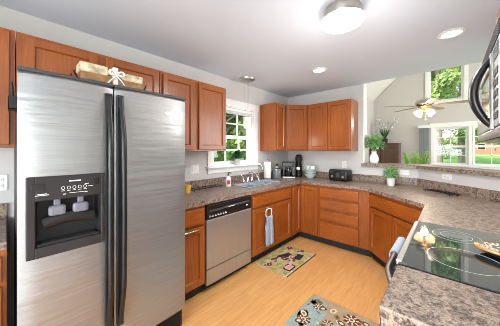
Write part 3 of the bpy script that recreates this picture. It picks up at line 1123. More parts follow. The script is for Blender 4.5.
r = thing('filter_tap', 'tall thin chrome gooseneck tap beside the main faucet', 'faucet', (-2.245, 2.68, fz - 0.001))
b = B()
b.lathe([(0.022, 0.0), (0.02, 0.01), (0.012, 0.03)], (0, 0, 0), 14)
b.tube([(0, 0, 0.02), (0, 0, 0.2)] + [(0.04 - 0.04 * math.cos(PI * i / 8), 0, 0.2 + 0.045 * math.sin(PI * i / 8)) for i in range(1, 9)] + [(0.08, 0, 0.17)], 0.006, 10)
b.build('gooseneck', M_CHROME, r)
B().tube([(0, 0.0, 0.03), (-0.01, 0.035, 0.04)], [0.006, 0.004], 8).build('lever', M_CHROME, r)

# ------------------------------------------------------------------ range
r = thing('range', 'black glass-top electric range with stainless front edge', 'range', (-0.165, 1.88, 0), R(-90))
RW = 0.758
B().box(0.004, RW - 0.004, 0.02, 0.62, 0.05, 0.895, 0.004).build('body', M_BLACK, r)
B().box(0.002, RW - 0.002, 0.0, 0.635, 0.896, 0.918, 0.002).build('cooktop_glass', M_GLASSTOP, r)
b = B()
b.box(0.02, RW - 0.02, -0.012, 0.012, 0.900, 0.922, 0.006)
b.build('front_trim', M_STEELY, r)
B().box(0.006, RW - 0.006, -0.022, 0.02, 0.22, 0.80, 0.006).build('oven_door', M_BLACK, r)
B().box(0.14, RW - 0.14, -0.025, -0.020, 0.36, 0.66, 0.004).build('oven_window', M_DKGLASS, r)
B().box(0.006, RW - 0.006, -0.02, 0.02, 0.06, 0.205, 0.006).build('storage_drawer', M_BLACK, r)
B().box(0.006, RW - 0.006, -0.016, 0.02, 0.81, 0.893, 0.006).build('control_strip', M_BLACK, r)
b = B()
HYs = []
for i in range(17):
    t = i / 16
    HYs.append((0.03 + t * (RW - 0.06), -0.022 - 0.05 * min(1, 1.6 * math.sin(PI * t)), 0.80 - 0.012 * (1 - math.sin(PI * t))))
b.tube(HYs, 0.013, 10)
b.build('oven_handle', M_NICKEL, r)
for bxy, rr in (((0.19, 0.19), (0.10, 0.065)), ((0.53, 0.21), (0.125,)), ((0.20, 0.47), (0.075,)), ((0.55, 0.48), (0.095, 0.065))):
    b = B()
    for q in rr:
        b.lathe([(q, 0.0002), (q + 0.0022, 0.0002), (q + 0.0022, 0.0008), (q, 0.0008), (q, 0.0002)], (bxy[0], bxy[1], 0.918), 48)
    b.build('burner_ring', M_RING, r)
# towel over the oven handle
tw = B()
nu, nv = 10, 22
for side in range(1):
    g = []
    for i in range(nu + 1):
        u = i / nu
        row = []
        for j in range(nv + 1):
            v = j / nv
            ang = (v - 0.5) * 2
            a = PI * 0.5 + max(-1, min(1, ang * 2.6)) * PI * 0.5
            dx = -math.cos(a) * 0.024
            dzz = math.sin(a) * 0.024
            drop = max(0, abs(ang) - 1 / 2.6) * 0.30
            w_ = 0.004 * math.sin(u * 17) * min(1, drop * 8)
            row.append(tw.bm.verts.new((0.11 + u * 0.27 + 0.004 * math.sin(v * 9), -0.071 + dx - w_ - (0.004 if ang < 0 else 0), 0.797 + dzz - drop)))
        g.append(row)
    for i in range(nu):
        for j in range(nv):
            tw.bm.faces.new((g[i][j], g[i + 1][j], g[i + 1][j + 1], g[i][j + 1]))
o = tw.build('dish_towel', M_TOWELO, loc=(-0.165, 1.88, 0), rotz=R(-90), smooth=60)
sm = o.modifiers.new('thickness', 'SOLIDIFY')
sm.thickness = 0.008
tag(o, 'grey towel folded over the oven door handle', 'towel')
# oval dish on the cooktop
r = thing('spoon_rest', 'orange-rimmed patterned oval dish lying on the glass cooktop', 'dish', (0.205, 1.50, 0.920), R(-12))
B().lathe([(0.0, 0.0), (0.07, 0.0), (0.10, 0.012), (0.118, 0.028), (0.114, 0.031)], (0, 0, 0), 36, 'z', 1.0, 0.72).build('underside', M_BLACKMAT, r)
B().lathe([(0.112, 0.0335), (0.121, 0.031), (0.121, 0.0255), (0.117, 0.024), (0.112, 0.028)], (0, 0, 0), 36, 'z', 1.0, 0.72).build('rim', M_ORANGE, r)
B().lathe([(0.0, 0.018), (0.08, 0.020), (0.113, 0.0325)], (0, 0, 0), 36, 'z', 1.0, 0.72).build('inside', M_PATT, r)

# ------------------------------------------------------------------ microwave
r = thing('microwave', 'stainless over-the-range microwave with black bow handle', 'microwave', (0.12, 1.85, 1.44), R(-90))
MW, MH = 0.76, 0.405
B().box(0.0, MW, 0.022, 0.345, 0.012, MH, 0.004).build('body', M_CHAR, r)
b = B()
b.box(0.004, MW - 0.004, 0.03, 0.34, 0, 0.012, 0.003)
b.build('underside', M_STEELY, r)
b = B()
DWD = 0.575
b.box(0, 0.07, 0, 0.022, 0.045, MH - 0.062, 0.004)
b.box(DWD - 0.07, DWD, 0, 0.022, 0.045, MH - 0.062, 0.004)
b.box(0.068, DWD - 0.068, 0, 0.022, 0.045, 0.10, 0.003)
b.box(0.068, DWD - 0.068, 0, 0.022, MH - 0.11, MH - 0.062, 0.003)
md = b.build('door', M_STEELY, r)
B().box(0.066, DWD - 0.066, 0.006, 0.02, 0.098, MH - 0.108).build('door_window', M_DKGLASS, md)
b = B()
b.box(0, MW, 0.004, 0.022, MH - 0.058, MH, 0.003)
for i in range(6):
    b.box(0.01, MW - 0.01, 0.0, 0.006, MH - 0.053 + i * 0.0085, MH - 0.0485 + i * 0.0085)
b.build('vent_grille', M_CHAR, r)
b = B()
pts = []
b.T = Matrix.Identity(4)
b.prism([(0, 0), (0, 0)][:0] or [(0.0, 0.0), (MW, 0.0), (MW, 0.03), (0.0, 0.03)], 0.012, 0.043, 0.008, 3)
b.build('lower_lip', M_STEELY, r)
b = B()
b.box(DWD + 0.004, MW, 0, 0.022, 0.045, MH - 0.062, 0.004)
cp = b.build('control_panel', M_STEELY, r)
B().box(DWD + 0.03, MW - 0.012, -0.002, 0.003, MH - 0.125, MH - 0.075, 0.002).build('display', M_DISPLAY, cp)
b = B()
for i in range(3):
    for j in range(5):
        b.box(DWD + 0.035 + i * 0.048, DWD + 0.07 + i * 0.048, -0.003, 0.002, 0.07 + j * 0.038, 0.094 + j * 0.038, 0.002)
b.build('keypad', M_CHAR, cp)
b = B()
hx = DWD + 0.045
pts = []
for i in range(21):
    t = i / 20
    pts.append((hx, -0.002 - 0.050 * math.sin(PI * t) ** 0.8, 0.05 + t * 0.255))
b.tube(pts, [0.016 + 0.008 * math.sin(PI * i / 20) for i in range(21)], 14, 0.65, up=(0, 1, 0))
hd = b.build('handle', M_BLACK, r)
B().box(hx - 0.006, hx + 0.03, -0.010, 0.002, 0.035, 0.32, 0.004).build('handle_plate', M_STEELY, hd)

# ------------------------------------------------------------------ ceiling fixtures
r = thing('ceiling_light', 'large round white flush ceiling light with a nickel rim', 'ceiling light', (-0.59, 1.665, 2.33))
B().lathe([(0.0, 0.109), (0.125, 0.109), (0.13, 0.03), (0.125, 0.025), (0.0, 0.03)], (0, 0, 0), 40).build('base', M_NICKEL, r)
B().lathe([(0.0, -0.035), (0.05, -0.032), (0.10, -0.020), (0.135, -0.002), (0.15, 0.014), (0.15, 0.026), (0.14, 0.03)], (0, 0, 0), 40).build('diffuser', M_LAMP, r)
for i, (x, y) in enumerate([(0.01, 2.66), (-1.26, 2.73)]):
    r = thing('recessed_light', ['round recessed downlight nearest the microwave', 'round recessed downlight in the ceiling before the corner cabinets'][i], 'ceiling light', (x, y, CEILZ - 0.012), 0, 'recessed downlights')
    B().lathe([(0.07, 0.004), (0.075, 0.0), (0.098, 0.006), (0.098, 0.0115), (0.07, 0.0115), (0.07, 0.004)], (0, 0, 0), 32).build('trim_ring', M_WHITE, r)
    B().lathe([(0.0, 0.004), (0.07, 0.005)], (0, 0, 0), 32).build('lens', M_LAMP, r)
r = thing('pendant_light', 'small pale glass pendant hanging on thin wires over the sink', 'pendant light', (-2.2, 2.37, 1.72))
B().lathe([(0.0, 0.72), (0.115, 0.72), (0.11, 0.70), (0.07, 0.682), (0.0, 0.675)], (0, 0, 0), 28).build('canopy', M_NICKEL, r)
b = B()
for dx, dy in ((-0.01, -0.05), (0.0, 0.03), (0.01, -0.01)):
    b.tube([(dx, dy, 0.68), (dx * 0.6, dy * 0.6, 0.16)], 0.0016, 5)
b.build('wire', M_NICKEL, r)
B().lathe([(0.0, 0.178), (0.03, 0.175), (0.035, 0.16), (0.0, 0.15)], (0, 0, 0), 16).build('socket_cap', M_NICKEL, r)
B().lathe([(0.02, 0.165), (0.055, 0.16), (0.06, 0.145), (0.054, 0.135), (0.057, 0.07), (0.052, 0.0), (0.048, 0.0), (0.052, 0.07), (0.05, 0.14), (0.02, 0.155)], (0, 0, 0), 24).build('shade', M_PEND, r)

th0 = math.atan(200 / 221)
Fv = Vector((-math.sin(th0), math.cos(th0), 0))
Rv = Vector((math.cos(th0), math.sin(th0), 0))
fx, fy = -0.36, 5.33
r = thing('ceiling_fan', 'wooden five-blade ceiling fan with lit glass shades beyond the bar', 'ceiling fan', (fx, fy, 2.10))
top = roofz(fx) - 2.10
B().cyl((0, 0, 0.27), (0, 0, top - 0.02), 0.013).build('downrod', M_NICKEL, r)
B().lathe([(0.07, top - 0.0), (0.065, top - 0.06), (0.02, top - 0.09)], (0, 0, 0), 20).build('canopy', M_NICKEL, r)
B().lathe([(0.0, 0.29), (0.04, 0.28), (0.12, 0.25), (0.14, 0.22), (0.14, 0.17), (0.11, 0.145), (0.0, 0.145)], (0, 0, 0), 28).build('motor_housing', M_NICKEL, r)
B().lathe([(0.0, 0.145), (0.10, 0.14), (0.11, 0.12), (0.06, 0.09), (0.045, 0.04), (0.0, 0.03)], (0, 0, 0), 24).build('switch_housing', M_BRASS, r)
for k in range(5):
    a = R(-45 + 72 * k)
    d = Rv * math.cos(a) + Fv * math.sin(a)
    ang = math.atan2(d.y, d.x)
    b = B()
    b.T = Matrix.Rotation(ang, 4, 'Z') @ Matrix.Translation((0, 0, 0.135)) @ Matrix.Rotation(R(-7), 4, 'X')
    b.prism([(0.20, -0.05), (0.64, -0.068), (0.69, -0.05), (0.70, 0.0), (0.69, 0.05), (0.64, 0.068), (0.20, 0.05)], 0, 0.008, 0.002, 1)
    bl = b.build('blade', M_BLADE, r)
    b = B()
    b.T = Matrix.Rotation(ang, 4, 'Z') @ Matrix.Translation((0, 0, 0.135))
    b.box(0.08, 0.26, -0.018, 0.018, -0.008, -0.001, 0.002)
    b.build('blade_iron', M_BRASS, bl)
for k in range(4):
    a = R(45 + 90 * k)
    d = Vector((math.cos(a), math.sin(a), 0))
    ax = (d * 0.75 + Vector((0, 0, -0.65))).normalized()
    b = B()
    base = d * 0.06 + Vector((0, 0, 0.06))
    qm = Vector((0, 0, 1)).rotation_difference(ax).to_matrix().to_4x4()
    b.T = Matrix.Translation(base) @ qm
    b.lathe([(0.012, 0.0), (0.03, 0.02), (0.045, 0.06), (0.062, 0.12), (0.06, 0.12), (0.042, 0.06), (0.0, 0.03)], (0, 0, 0), 16)
    b.build('glass_shade', M_LAMPW, r)
b = B()
b.tube([(0.02, 0.02, 0.03), (0.02, 0.02, -0.12)], 0.002, 5)
b.ball((0.02, 0.02, -0.125), 0.008)
b.build('pull_chain', M_BRASS, r)


# ------------------------------------------------------------------ wall plates
def outlet(label, loc, rotz, wd=0.07, ht=0.115, kind='outlet', horizontal=False, cat='outlet', group=None):
    r = thing('wall_switch' if kind == 'switch' else 'wall_outlet', label, cat, loc, rotz)
    if horizontal:
        wd, ht = ht, wd
    B().box(-wd / 2, wd / 2, -0.006, -0.0005, -ht / 2, ht / 2, 0.003).build('cover_plate', M_WHITE, r)
    b = B()
    if kind == 'switch':
        n_ = 2 if wd > 0.1 else 1
        for k in range(n_):
            cx = (k - (n_ - 1) / 2) * 0.046
            b.box(cx - 0.016, cx + 0.016, -0.010, -0.005, -0.033, 0.033, 0.002)
        b.build('rocker', M_WHITE, r)
    else:
        for s in (-1, 1):
            c = (s * 0.022, 0) if horizontal else (0, s * 0.022)
            o = B().box(c[0] - 0.014, c[0] + 0.014, -0.008, -0.005, c[1] - 0.014, c[1] + 0.014, 0.002).build('receptacle', M_WHITE, r)
            for t in (-0.0055, 0.0055):
                B().box(c[0] + t - 0.0015, c[0] + t + 0.0015, -0.0085, -0.0075, c[1] - 0.005, c[1] + 0.005).build('slot', M_BLACKMAT, o)
    return r


outlet('white double rocker switch plate on the wall beside the refrigerator', (XL, 1.61, 1.16), R(90), 0.115, 0.118, 'switch', cat='light switch')
outlet('white outlet on the wall at the photo edge before the refrigerator', (XL, -0.025, 1.165), R(90))
outlet('white outlet on the back wall behind the toaster', (-1.30, YB, 1.16), 0)
outlet('white outlet on the low wall under the bar, behind the small potted plant', (-0.475, YB, 1.085), 0, horizontal=True)
ox = -0.025
outlet('white outlet on the angled low wall under the bar', (ox, K - ox, 1.085), R(-45), horizontal=True)

# ------------------------------------------------------------------ worktop things
r = thing('soap_bottle', 'white soap pump bottle with red label beside the sink', 'soap bottle', (-2.19, 1.99, TZ1 + 0.001), R(60))
B().lathe([(0.0, 0.0), (0.034, 0.0), (0.036, 0.006), (0.036, 0.10), (0.028, 0.125), (0.013, 0.135), (0.013, 0.145), (0.0, 0.145)], (0, 0, 0), 20, 'z', 1, 0.7).build('bottle_body', M_CERAM, r)
b = B()
b.box(-0.022, 0.022, -0.0275, -0.0245, 0.03, 0.085, 0.002)
b.build('label_patch', M_RED, r)
b = B()
b.lathe([(0.015, 0.145), (0.015, 0.160), (0.006, 0.162), (0.006, 0.18), (0.0, 0.18)], (0, 0, 0), 14)
b.tube([(0, 0, 0.178), (0.012, 0, 0.182), (0.042, 0, 0.174)], [0.009, 0.008, 0.005], 8)
b.build('pump', M_BLACK, r)

r = thing('paper_towel_holder', 'white paper towel roll standing on a holder between faucet and canister', 'paper towels', (-2.27, 2.945, TZ1 + 0.001))
B().lathe([(0.0, 0.0), (0.075, 0.0), (0.075, 0.01), (0.0, 0.014)], (0, 0, 0), 24).build('base', M_CHROME, r)
B().lathe([(0.02, 0.016), (0.058, 0.016), (0.06, 0.02), (0.06, 0.285), (0.058, 0.289), (0.02, 0.289)], (0, 0, 0), 28).build('paper_roll', M_PAPER, r)
b = B()
b.cyl((0, 0, 0.01), (0, 0, 0.31), 0.007)
b.ball((0, 0, 0.315), 0.013)
b.build('post', M_CHROME, r)

r = thing('canister', 'round smoky glass canister with steel lid beside the paper towels', 'canister', (-2.22, 3.14, TZ1 + 0.001))
B().lathe([(0.0, 0.0), (0.07, 0.0), (0.074, 0.006), (0.074, 0.135), (0.07, 0.14), (0.0, 0.14)], (0, 0, 0), 24).build('jar', M_SMOKE, r)
b = B()
b.lathe([(0.076, 0.14), (0.076, 0.162), (0.06, 0.17), (0.0, 0.172)], (0, 0, 0), 24)
b.ball((0, 0, 0.18), 0.014)
b.build('lid', M_NICKEL, r)
r = thing('lotion_bottle', 'slim white bottle with black cap between canister and coffee maker', 'bottle', (-2.31, 3.27, TZ1 + 0.001))
B().lathe([(0.0, 0.0), (0.032, 0.0), (0.034, 0.005), (0.034, 0.17), (0.02, 0.19), (0.014, 0.20), (0.0, 0.20)], (0, 0, 0), 18).build('bottle_body', M_CERAM, r)
B().lathe([(0.016, 0.2), (0.016, 0.235), (0.0, 0.238)], (0, 0, 0), 14).build('cap', M_BLACK, r)

r = thing('coffee_maker', 'black drip coffee maker in the worktop corner', 'coffee maker', (-2.10, 3.37, TZ1 + 0.001), R(30))
b = B()
b.box(-0.13, 0.10, -0.10, 0.11, 0, 0.03, 0.008)
b.box(-0.13, 0.10, 0.03, 0.11, 0.03, 0.24, 0.006)
b.box(-0.13, 0.10, -0.10, 0.11, 0.20, 0.275, 0.012)
b.build('housing', M_BLACK, r)
b = B()
b.lathe([(0.0, 0.0), (0.058, 0.0), (0.066, 0.02), (0.066, 0.09), (0.05, 0.13), (0.045, 0.145), (0.0, 0.148)], (-0.03, -0.035, 0.034), 22)
b.build('carafe', M_DKGLASS, r)
b = B()
b.tube([(-0.03, -0.098, 0.16), (-0.03, -0.13, 0.155), (-0.03, -0.135, 0.09), (-0.03, -0.10, 0.07)], 0.008, 8)
b.build('carafe_handle', M_BLACK, r)
B().box(-0.12, 0.09, -0.105, -0.098, 0.006, 0.024, 0.002).build('front_plate', M_NICKEL, r)
B().box(0.03, 0.085, -0.104, -0.099, 0.21, 0.265, 0.003).build('clock_panel', M_CHAR, r)
r = thing('coffee_grinder', 'tall black coffee grinder with domed top beside the coffee maker', 'coffee grinder', (-2.05, 3.59, TZ1 + 0.001), R(20))
B().lathe([(0.0, 0.0), (0.062, 0.0), (0.064, 0.01), (0.056, 0.24), (0.058, 0.25), (0.0, 0.25)], (0, 0, 0), 24).build('grinder_body', M_BLACK, r)
B().lathe([(0.05, 0.25), (0.052, 0.265), (0.06, 0.30), (0.058, 0.36), (0.04, 0.395), (0.0, 0.405)], (0, 0, 0), 24).build('bean_hopper', M_BLACKMAT, r)
B().box(-0.03, 0.03, -0.064, -0.052, 0.13, 0.18, 0.004).build('switch_panel', M_NICKEL, r)

# stacked bowls and cups
bx0, by0 = -1.79, 3.53


def bowl(mat, label, loc, rr, hh, name='bowl', group='stack of mint bowls'):
    b = B()
    b.lathe([(0.0, 0.0), (rr * 0.45, 0.0), (rr * 0.5, 0.008), (rr * 0.85, hh * 0.55), (rr, hh), (rr * 0.96, hh), (rr * 0.8, hh * 0.6), (rr * 0.4, 0.014), (0.0, 0.012)], (0, 0, 0), 28)
    o = b.build(name, mat, loc=loc)
    return tag(o, label, 'bowl')


z = TZ1 + 0.001
bowl(M_MINT, 'mint green bowl at the bottom of the stack beside the coffee grinder', (bx0, by0, z), 0.105, 0.08)
bowl(M_CERAM, 'white bowl nested in the middle of the mint bowl stack', (bx0 + 0.004, by0, z + 0.072), 0.102, 0.045)
bowl(M_MINT, 'pale mint bowl on top of the white bowl in the stack', (bx0 - 0.003, by0, z + 0.108), 0.096, 0.05)


def cup(mat, label, loc, rot):
    r = thing('cup', label, 'cup', loc, rot)
    B().lathe([(0.0, 0.0), (0.024, 0.0), (0.036, 0.03), (0.038, 0.09), (0.035, 0.09), (0.033, 0.03), (0.0, 0.006)], (0, 0, 0), 22).build('cup_body', mat, r)
    B().tube([(0.034, 0, 0.052), (0.056, 0, 0.052), (0.06, 0, 0.03), (0.034, 0, 0.02)], 0.004, 8).build('handle', mat, r)
    return r


cup(M_MINT, 'mint cup standing in the topmost bowl, nearest the coffee grinder', (bx0 - 0.041, by0 - 0.005, z + 0.123), R(200))
cup(M_CERAM, 'white cup standing in the topmost bowl, nearest the toaster', (bx0 + 0.040, by0 + 0.005, z + 0.123), R(-20))

r = thing('toaster', 'black two-knob toaster on the worktop against the back wall', 'toaster', (-1.29, 3.56, TZ1 + 0.001), R(-4))
b = B()
b.box(-0.15, 0.15, -0.10, 0.10, 0.012, 0.18, 0.028, 4)
tb = b.build('toaster_body', M_BLACK, r, smooth=30)
for sx in (-1, 1):
    for sy in (-1, 1):
        B().box(sx * 0.12 - 0.012, sx * 0.12 + 0.012, sy * 0.07 - 0.012, sy * 0.07 + 0.012, 0, 0.014, 0.002).build('foot', M_BLACKMAT, r)
for yy in (-0.035, 0.035):
    B().box(-0.115, 0.115, yy - 0.016, yy + 0.016, 0.178, 0.1815, 0.001).build('slot', M_NICKEL, r)
for sx in (-0.085, 0.085):
    b = B()
    b.lathe([(0.0, -0.018), (0.017, -0.016), (0.019, 0.0)], (sx, -0.10, 0.07), 16, 'y')
    b.box(sx - 0.003, sx + 0.003, -0.121, -0.116, 0.07, 0.086)
    b.build('knob', M_NICKEL, r)
    b = B()
    b.box(sx - 0.005, sx + 0.005, -0.103, -0.099, 0.095, 0.155)
    b.box(sx - 0.022, sx + 0.022, -0.125, -0.102, 0.135, 0.15, 0.004)
    b.build('lever', M_CHAR, r)
b = B()
b.box(-0.03, 0.03, -0.102, -0.098, 0.06, 0.13, 0.003)
b.build('button_panel', M_CHAR, r)


def tuft(b, c, n, h, spread, wd, seed, droop=0.25):
    q = random.Random(seed)
    for _ in range(n):
        a = q.uniform(0, 2 * PI)
        t = q.uniform(0.05, 1) * spread
        l = h * q.uniform(0.6, 1.05)
        d = (math.cos(a) * t, math.sin(a) * t, 1)
        b.leaf((c[0] + 0.012 * math.cos(a), c[1] + 0.012 * math.sin(a), c[2]), d, l, wd * q.uniform(0.7, 1.3), droop * q.uniform(0.3, 1.2))


def bush(b, c, n, rr, ll, wd, seed, sz=1.0):
    q = random.Random(seed)
    for _ in range(n):
        a, e = q.uniform(0, 2 * PI), math.asin(q.uniform(-0.5, 1))
        d = Vector((math.cos(a) * math.cos(e), math.sin(a) * math.cos(e), math.sin(e) * sz))
        p = Vector(c) + d * rr * q.uniform(0.3, 0.85)
        dd = d + Vector((q.uniform(-.5, .5), q.uniform(-.5, .5), q.uniform(-.2, .6)))
        b.leaf(p, dd, ll * q.uniform(0.7, 1.3), wd * q.uniform(0.7, 1.3), 0.25)


# window sill grass pot
r = thing('potted_plant', 'little grassy plant in a white pot on the kitchen window sill', 'plant', (XL + 0.03, 2.34, WZ0 + 0.002))
B().lathe([(0.0, 0.0), (0.036, 0.0), (0.048, 0.09), (0.044, 0.09), (0.04, 0.07), (0.0, 0.07)], (0, 0, 0), 20).build('pot', M_TERRA, r)
b = B()
bush(b, (0, 0, 0.135), 500, 0.065, 0.05, 0.014, 3, 1.0)
tuft(b, (0, 0, 0.07), 160, 0.14, 0.6, 0.010, 4)
b.build('foliage', M_LEAFD, r)
# counter plant
r = thing('potted_plant', 'small leafy plant in a white tapered pot on the worktop near the range', 'plant', (-0.60, 3.54, TZ1 + 0.001))
B().lathe([(0.0, 0.0), (0.04, 0.0), (0.055, 0.105), (0.05, 0.105), (0.044, 0.09), (0.0, 0.09)], (0, 0, 0), 22).build('pot', M_CERAM, r)
b = B()
bush(b, (0, 0, 0.165), 260, 0.095, 0.06, 0.02, 8, 0.9)
tuft(b, (0, 0, 0.085), 50, 0.15, 0.8, 0.012, 9)
b.build('foliage', M_LEAFP, r)
# bar vase
r = thing('vase_of_greenery', 'leafy green sprigs in a white vase at the end of the bar top', 'plant', (-0.885, 3.88, 1.193))
B().lathe([(0.0, 0.0), (0.045, 0.0), (0.062, 0.03), (0.064, 0.08), (0.05, 0.13), (0.034, 0.15), (0.034, 0.175), (0.042, 0.185), (0.036, 0.185), (0.028, 0.165), (0.0, 0.15)], (0, 0, 0), 26).build('vase', M_CERAM, r)
b = B()
bush(b, (0.0, 0, 0.31), 420, 0.15, 0.055, 0.036, 12, 1.0)
q = random.Random(5)
for i in range(12):
    a = q.uniform(0, 2 * PI)
    b.tube([(0, 0, 0.16), (0.05 * math.cos(a), 0.05 * math.sin(a), 0.25), (0.11 * math.cos(a), 0.11 * math.sin(a), 0.34)], 0.003, 5)
b.build('foliage', M_LEAFP, r)
# things that lie on the worktop
r = thing('wire_rack', 'low black wire rack lying on the worktop beside the refrigerator', 'wire rack', (-2.25, 1.66, TZ1 + 0.001), R(90))
b = B()
for i in range(8):
    x = -0.22 + 0.44 * i / 7
    b.tube([(x, -0.06, 0.022), (x, 0.06, 0.022)], 0.003, 6)
for yy in (-0.06, 0.06):
    b.tube([(-0.235, yy, 0.022), (0.235, yy, 0.022)], 0.004, 6)
    for x in (-0.2, 0.2):
        b.tube([(x, yy, 0.0), (x, yy, 0.022)], 0.004, 6)
b.build('wire_grid', M_WIRE, r)
r = thing('yellow_sponge_holder', 'yellow plastic cup on the worktop next to the black wire rack', 'cup', (-2.2, 1.375, TZ1 + 0.001))
B().lathe([(0.0, 0.0), (0.034, 0.0), (0.040, 0.09), (0.036, 0.09), (0.031, 0.006), (0.0, 0.006)], (0, 0, 0), 20).build('cup_body', M_YEL, r)
r = thing('wire_trivet', 'flat black wire trivet lying by the backsplash under the angled outlet', 'trivet', (-0.075, 3.275, TZ1 + 0.001), R(-42))
b = B()
for i in range(7):
    x = -0.14 + 0.28 * i / 6
    b.tube([(x, -0.05, 0.016), (x + 0.02, 0.05, 0.016)], 0.004, 6)
for yy in (-0.05, 0.0, 0.05):
    b.tube([(-0.17, yy, 0.014), (0.0, yy, 0.02), (0.17, yy, 0.014)], 0.0045, 6)
for x in (-0.14, 0.14):
    for yy in (-0.05, 0.05):
        b.tube([(x, yy, 0), (x, yy, 0.016)], 0.005, 6)
b.ball((0.18, 0.0, 0.014), 0.012)
b.build('wire_grid', M_WIRE, r)

# towel ring over the sink door with a towel through it
tx, ty = FX + 0.021, 2.27
r = thing('towel_ring', 'white towel ring hooked over the sink cabinet door', 'towel ring', (tx, ty, 0.60), R(90))
b = B()
b.box(-0.016, 0.016, -0.005, -0.001, 0.02, 0.085, 0.001)
b.box(-0.016, 0.016, -0.005, 0.02, 0.078, 0.083, 0.001)
b.build('door_hook', M_CHROME, r)
b = B()
b.tube([(0.062 * math.copysign(abs(math.cos(t)) ** 0.6, math.cos(t)), -0.022, -0.005 + 0.052 * math.copysign(abs(math.sin(t)) ** 0.6, math.sin(t))) for t in [2 * PI * i / 28 for i in range(28)]], 0.005, 8, closed=True)
b.tube([(0, -0.004, 0.05), (0, -0.024, 0.048)], 0.007, 8)
b.build('ring', M_CERAM, r)
tw = B()
g = []
nu, nv = 14, 26
for i in range(nu + 1):
    u = i / nu
    row = []
    for j in range(nv + 1):
        v = j / nv
        s = (v - 0.5) * 2
        wdt = 0.052 + 0.03 * min(1, abs(s) * 1.6)
        drop = max(0, abs(s) - 0.06) * (0.40 if s > 0 else 0.36)
        yy = (-0.022 + (0.011 if s < 0 else -0.011) * min(1, abs(s) / 0.06)) + 0.005 * math.sin(u * 12 + (1 if s > 0 else 0))* min(1, abs(s) * 4)
        row.append(tw.bm.verts.new(((u - 0.5) * 2 * wdt, yy, -0.044 - drop)))
    g.append(row)
for i in range(nu):
    for j in range(nv):
        tw.bm.faces.new((g[i][j], g[i + 1][j], g[i + 1][j + 1], g[i][j + 1]))
o = tw.build('hand_towel', M_TOWEL, loc=(tx + 0.012, ty, 0.60), rotz=R(90), smooth=60)
m_ = o.modifiers.new('thickness', 'SOLIDIFY')
m_.thickness = 0.005
tag(o, 'striped grey-blue hand towel hanging from the ring on the sink cabinet', 'towel')


# ------------------------------------------------------------------ rugs
def ell(b, cx, cy, rx, ry, z, rot=0, n=16):
    c, s = math.cos(rot), math.sin(rot)
    b.faces([(cx + rx * math.cos(2 * PI * i / n) * c - ry * math.sin(2 * PI * i / n) * s, cy + rx * math.cos(2 * PI * i / n) * s + ry * math.sin(2 * PI * i / n) * c, z) for i in range(n)], [tuple(range(n))])


def poly(b, pts, z, ox=0, oy=0, rot=0):
    c, s = math.cos(rot), math.sin(rot)
    b.faces([(ox + x * c - y * s, oy + x * s + y * c, z) for x, y in pts], [tuple(range(len(pts)))])


# wine-themed sink mat; local x = world Y (long side), local y = towards the sink
b = B()
b.box(-0.36, 0.36, -0.235, 0.235, 0.0, 0.006, 0.002)
Z = 0.0064
b.cur = 1
b.faces([(-0.36, -0.235, Z - .0002), (0.36, -0.235, Z - .0002), (0.36, -0.222, Z - .0002), (-0.36, -0.222, Z - .0002)], [(0, 1, 2, 3)])
bottle = [(-0.035, -0.10), (0.035, -0.10), (0.035, 0.03), (0.012, 0.065), (0.012, 0.12), (-0.012, 0.12), (-0.012, 0.065), (-0.035, 0.03)]
poly(b, [(x * 1.35, y * 1.35) for x, y in bottle], Z, 0.02, 0.07, R(70))
poly(b, [(-0.10, -0.045), (0.06, -0.045), (0.06, 0.045), (-0.10, 0.045)], Z, 0.16, -0.09, R(8))
poly(b, [(-0.08, -0.055), (0.075, -0.055), (0.085, 0.02), (0.055, 0.06), (-0.06, 0.06), (-0.085, 0.02)], Z, -0.16, -0.14, R(0))
b.cur = 4
poly(b, [(-0.055, -0.035), (0.055, -0.035), (0.06, 0.02), (0.035, 0.045), (-0.045, 0.045), (-0.06, 0.01)], Z + .0003, -0.16, -0.14)
b.cur = 2
q = random.Random(3)
for cx, cy in ((-0.27, 0.08), (-0.14, 0.10), (0.27, 0.13), (0.02, -0.07), (-0.02, 0.02), (0.30, -0.04)):
    for k in range(9):
        ell(b, cx + q.uniform(-.045, .045), cy + q.uniform(-.035, .035), 0.016, 0.016, Z + 0.0002 * k * .1)
b.cur = 3
for cx, cy, rt in ((-0.30, 0.17, .3), (-0.17, 0.19, -.4), (0.10, 0.17, .5), (-0.33, -0.02, 1), (-0.19, 0.0, .2), (-0.22, -0.07, .1), (0.14, -0.02, -.6), (0.20, 0.19, .2), (-0.05, 0.17, .8), (0.30, 0.05, .4), (0.02, -0.18, .3), (-0.30, -0.17, .6)):
    ell(b, cx, cy, 0.05, 0.022, Z + 0.0001, rt)
    ell(b, cx + 0.03, cy - 0.015, 0.03, 0.016, Z + 0.00015, rt + 1.2)
b.cur = 5
for cx, cy, rt in ((0.28, -0.14, .2), (-0.23, 0.04, .9), (0.06, 0.20, 0), (-0.08, -0.2, .3), (0.21, 0.09, .5)):
    ell(b, cx, cy, 0.04, 0.02, Z + 0.0002, rt)
b.cur = 6
for cx, cy, rt in ((0.20, 0.05, .2), (0.06, -0.03, .9), (-0.08, 0.06, 0.4), (-0.06, -0.10, .3), (0.31, -0.19, .5), (0.13, 0.12, 0.2)):
    ell(b, cx, cy, 0.055, 0.024, Z + 0.00005, rt)
o = b.build('sink_mat', [M_MATCREAM, M_MATBLK, M_MATPUR, M_MATGRN, M_MATPINK, M_MATGOLD, M_MATPINK], loc=(-1.555, 2.42, 0.001), rotz=R(90), smooth=0)
tag(o, 'cream kitchen mat with wine bottles and grapes on the floor before the sink', 'mat')

# area rug before the range: world axes, corner at (-0.98, 2.0)
b = B()
RX0, RX1, RY0, RY1 = -0.98, -0.27, 0.85, 2.0
cxm, cym = (RX0 + RX1) / 2, (RY0 + RY1) / 2
hx_, hy_ = (RX1 - RX0) / 2, (RY1 - RY0) / 2
b.box(-hx_, hx_, -hy_, hy_, 0, 0.007, 0.002)
Z = 0.0074


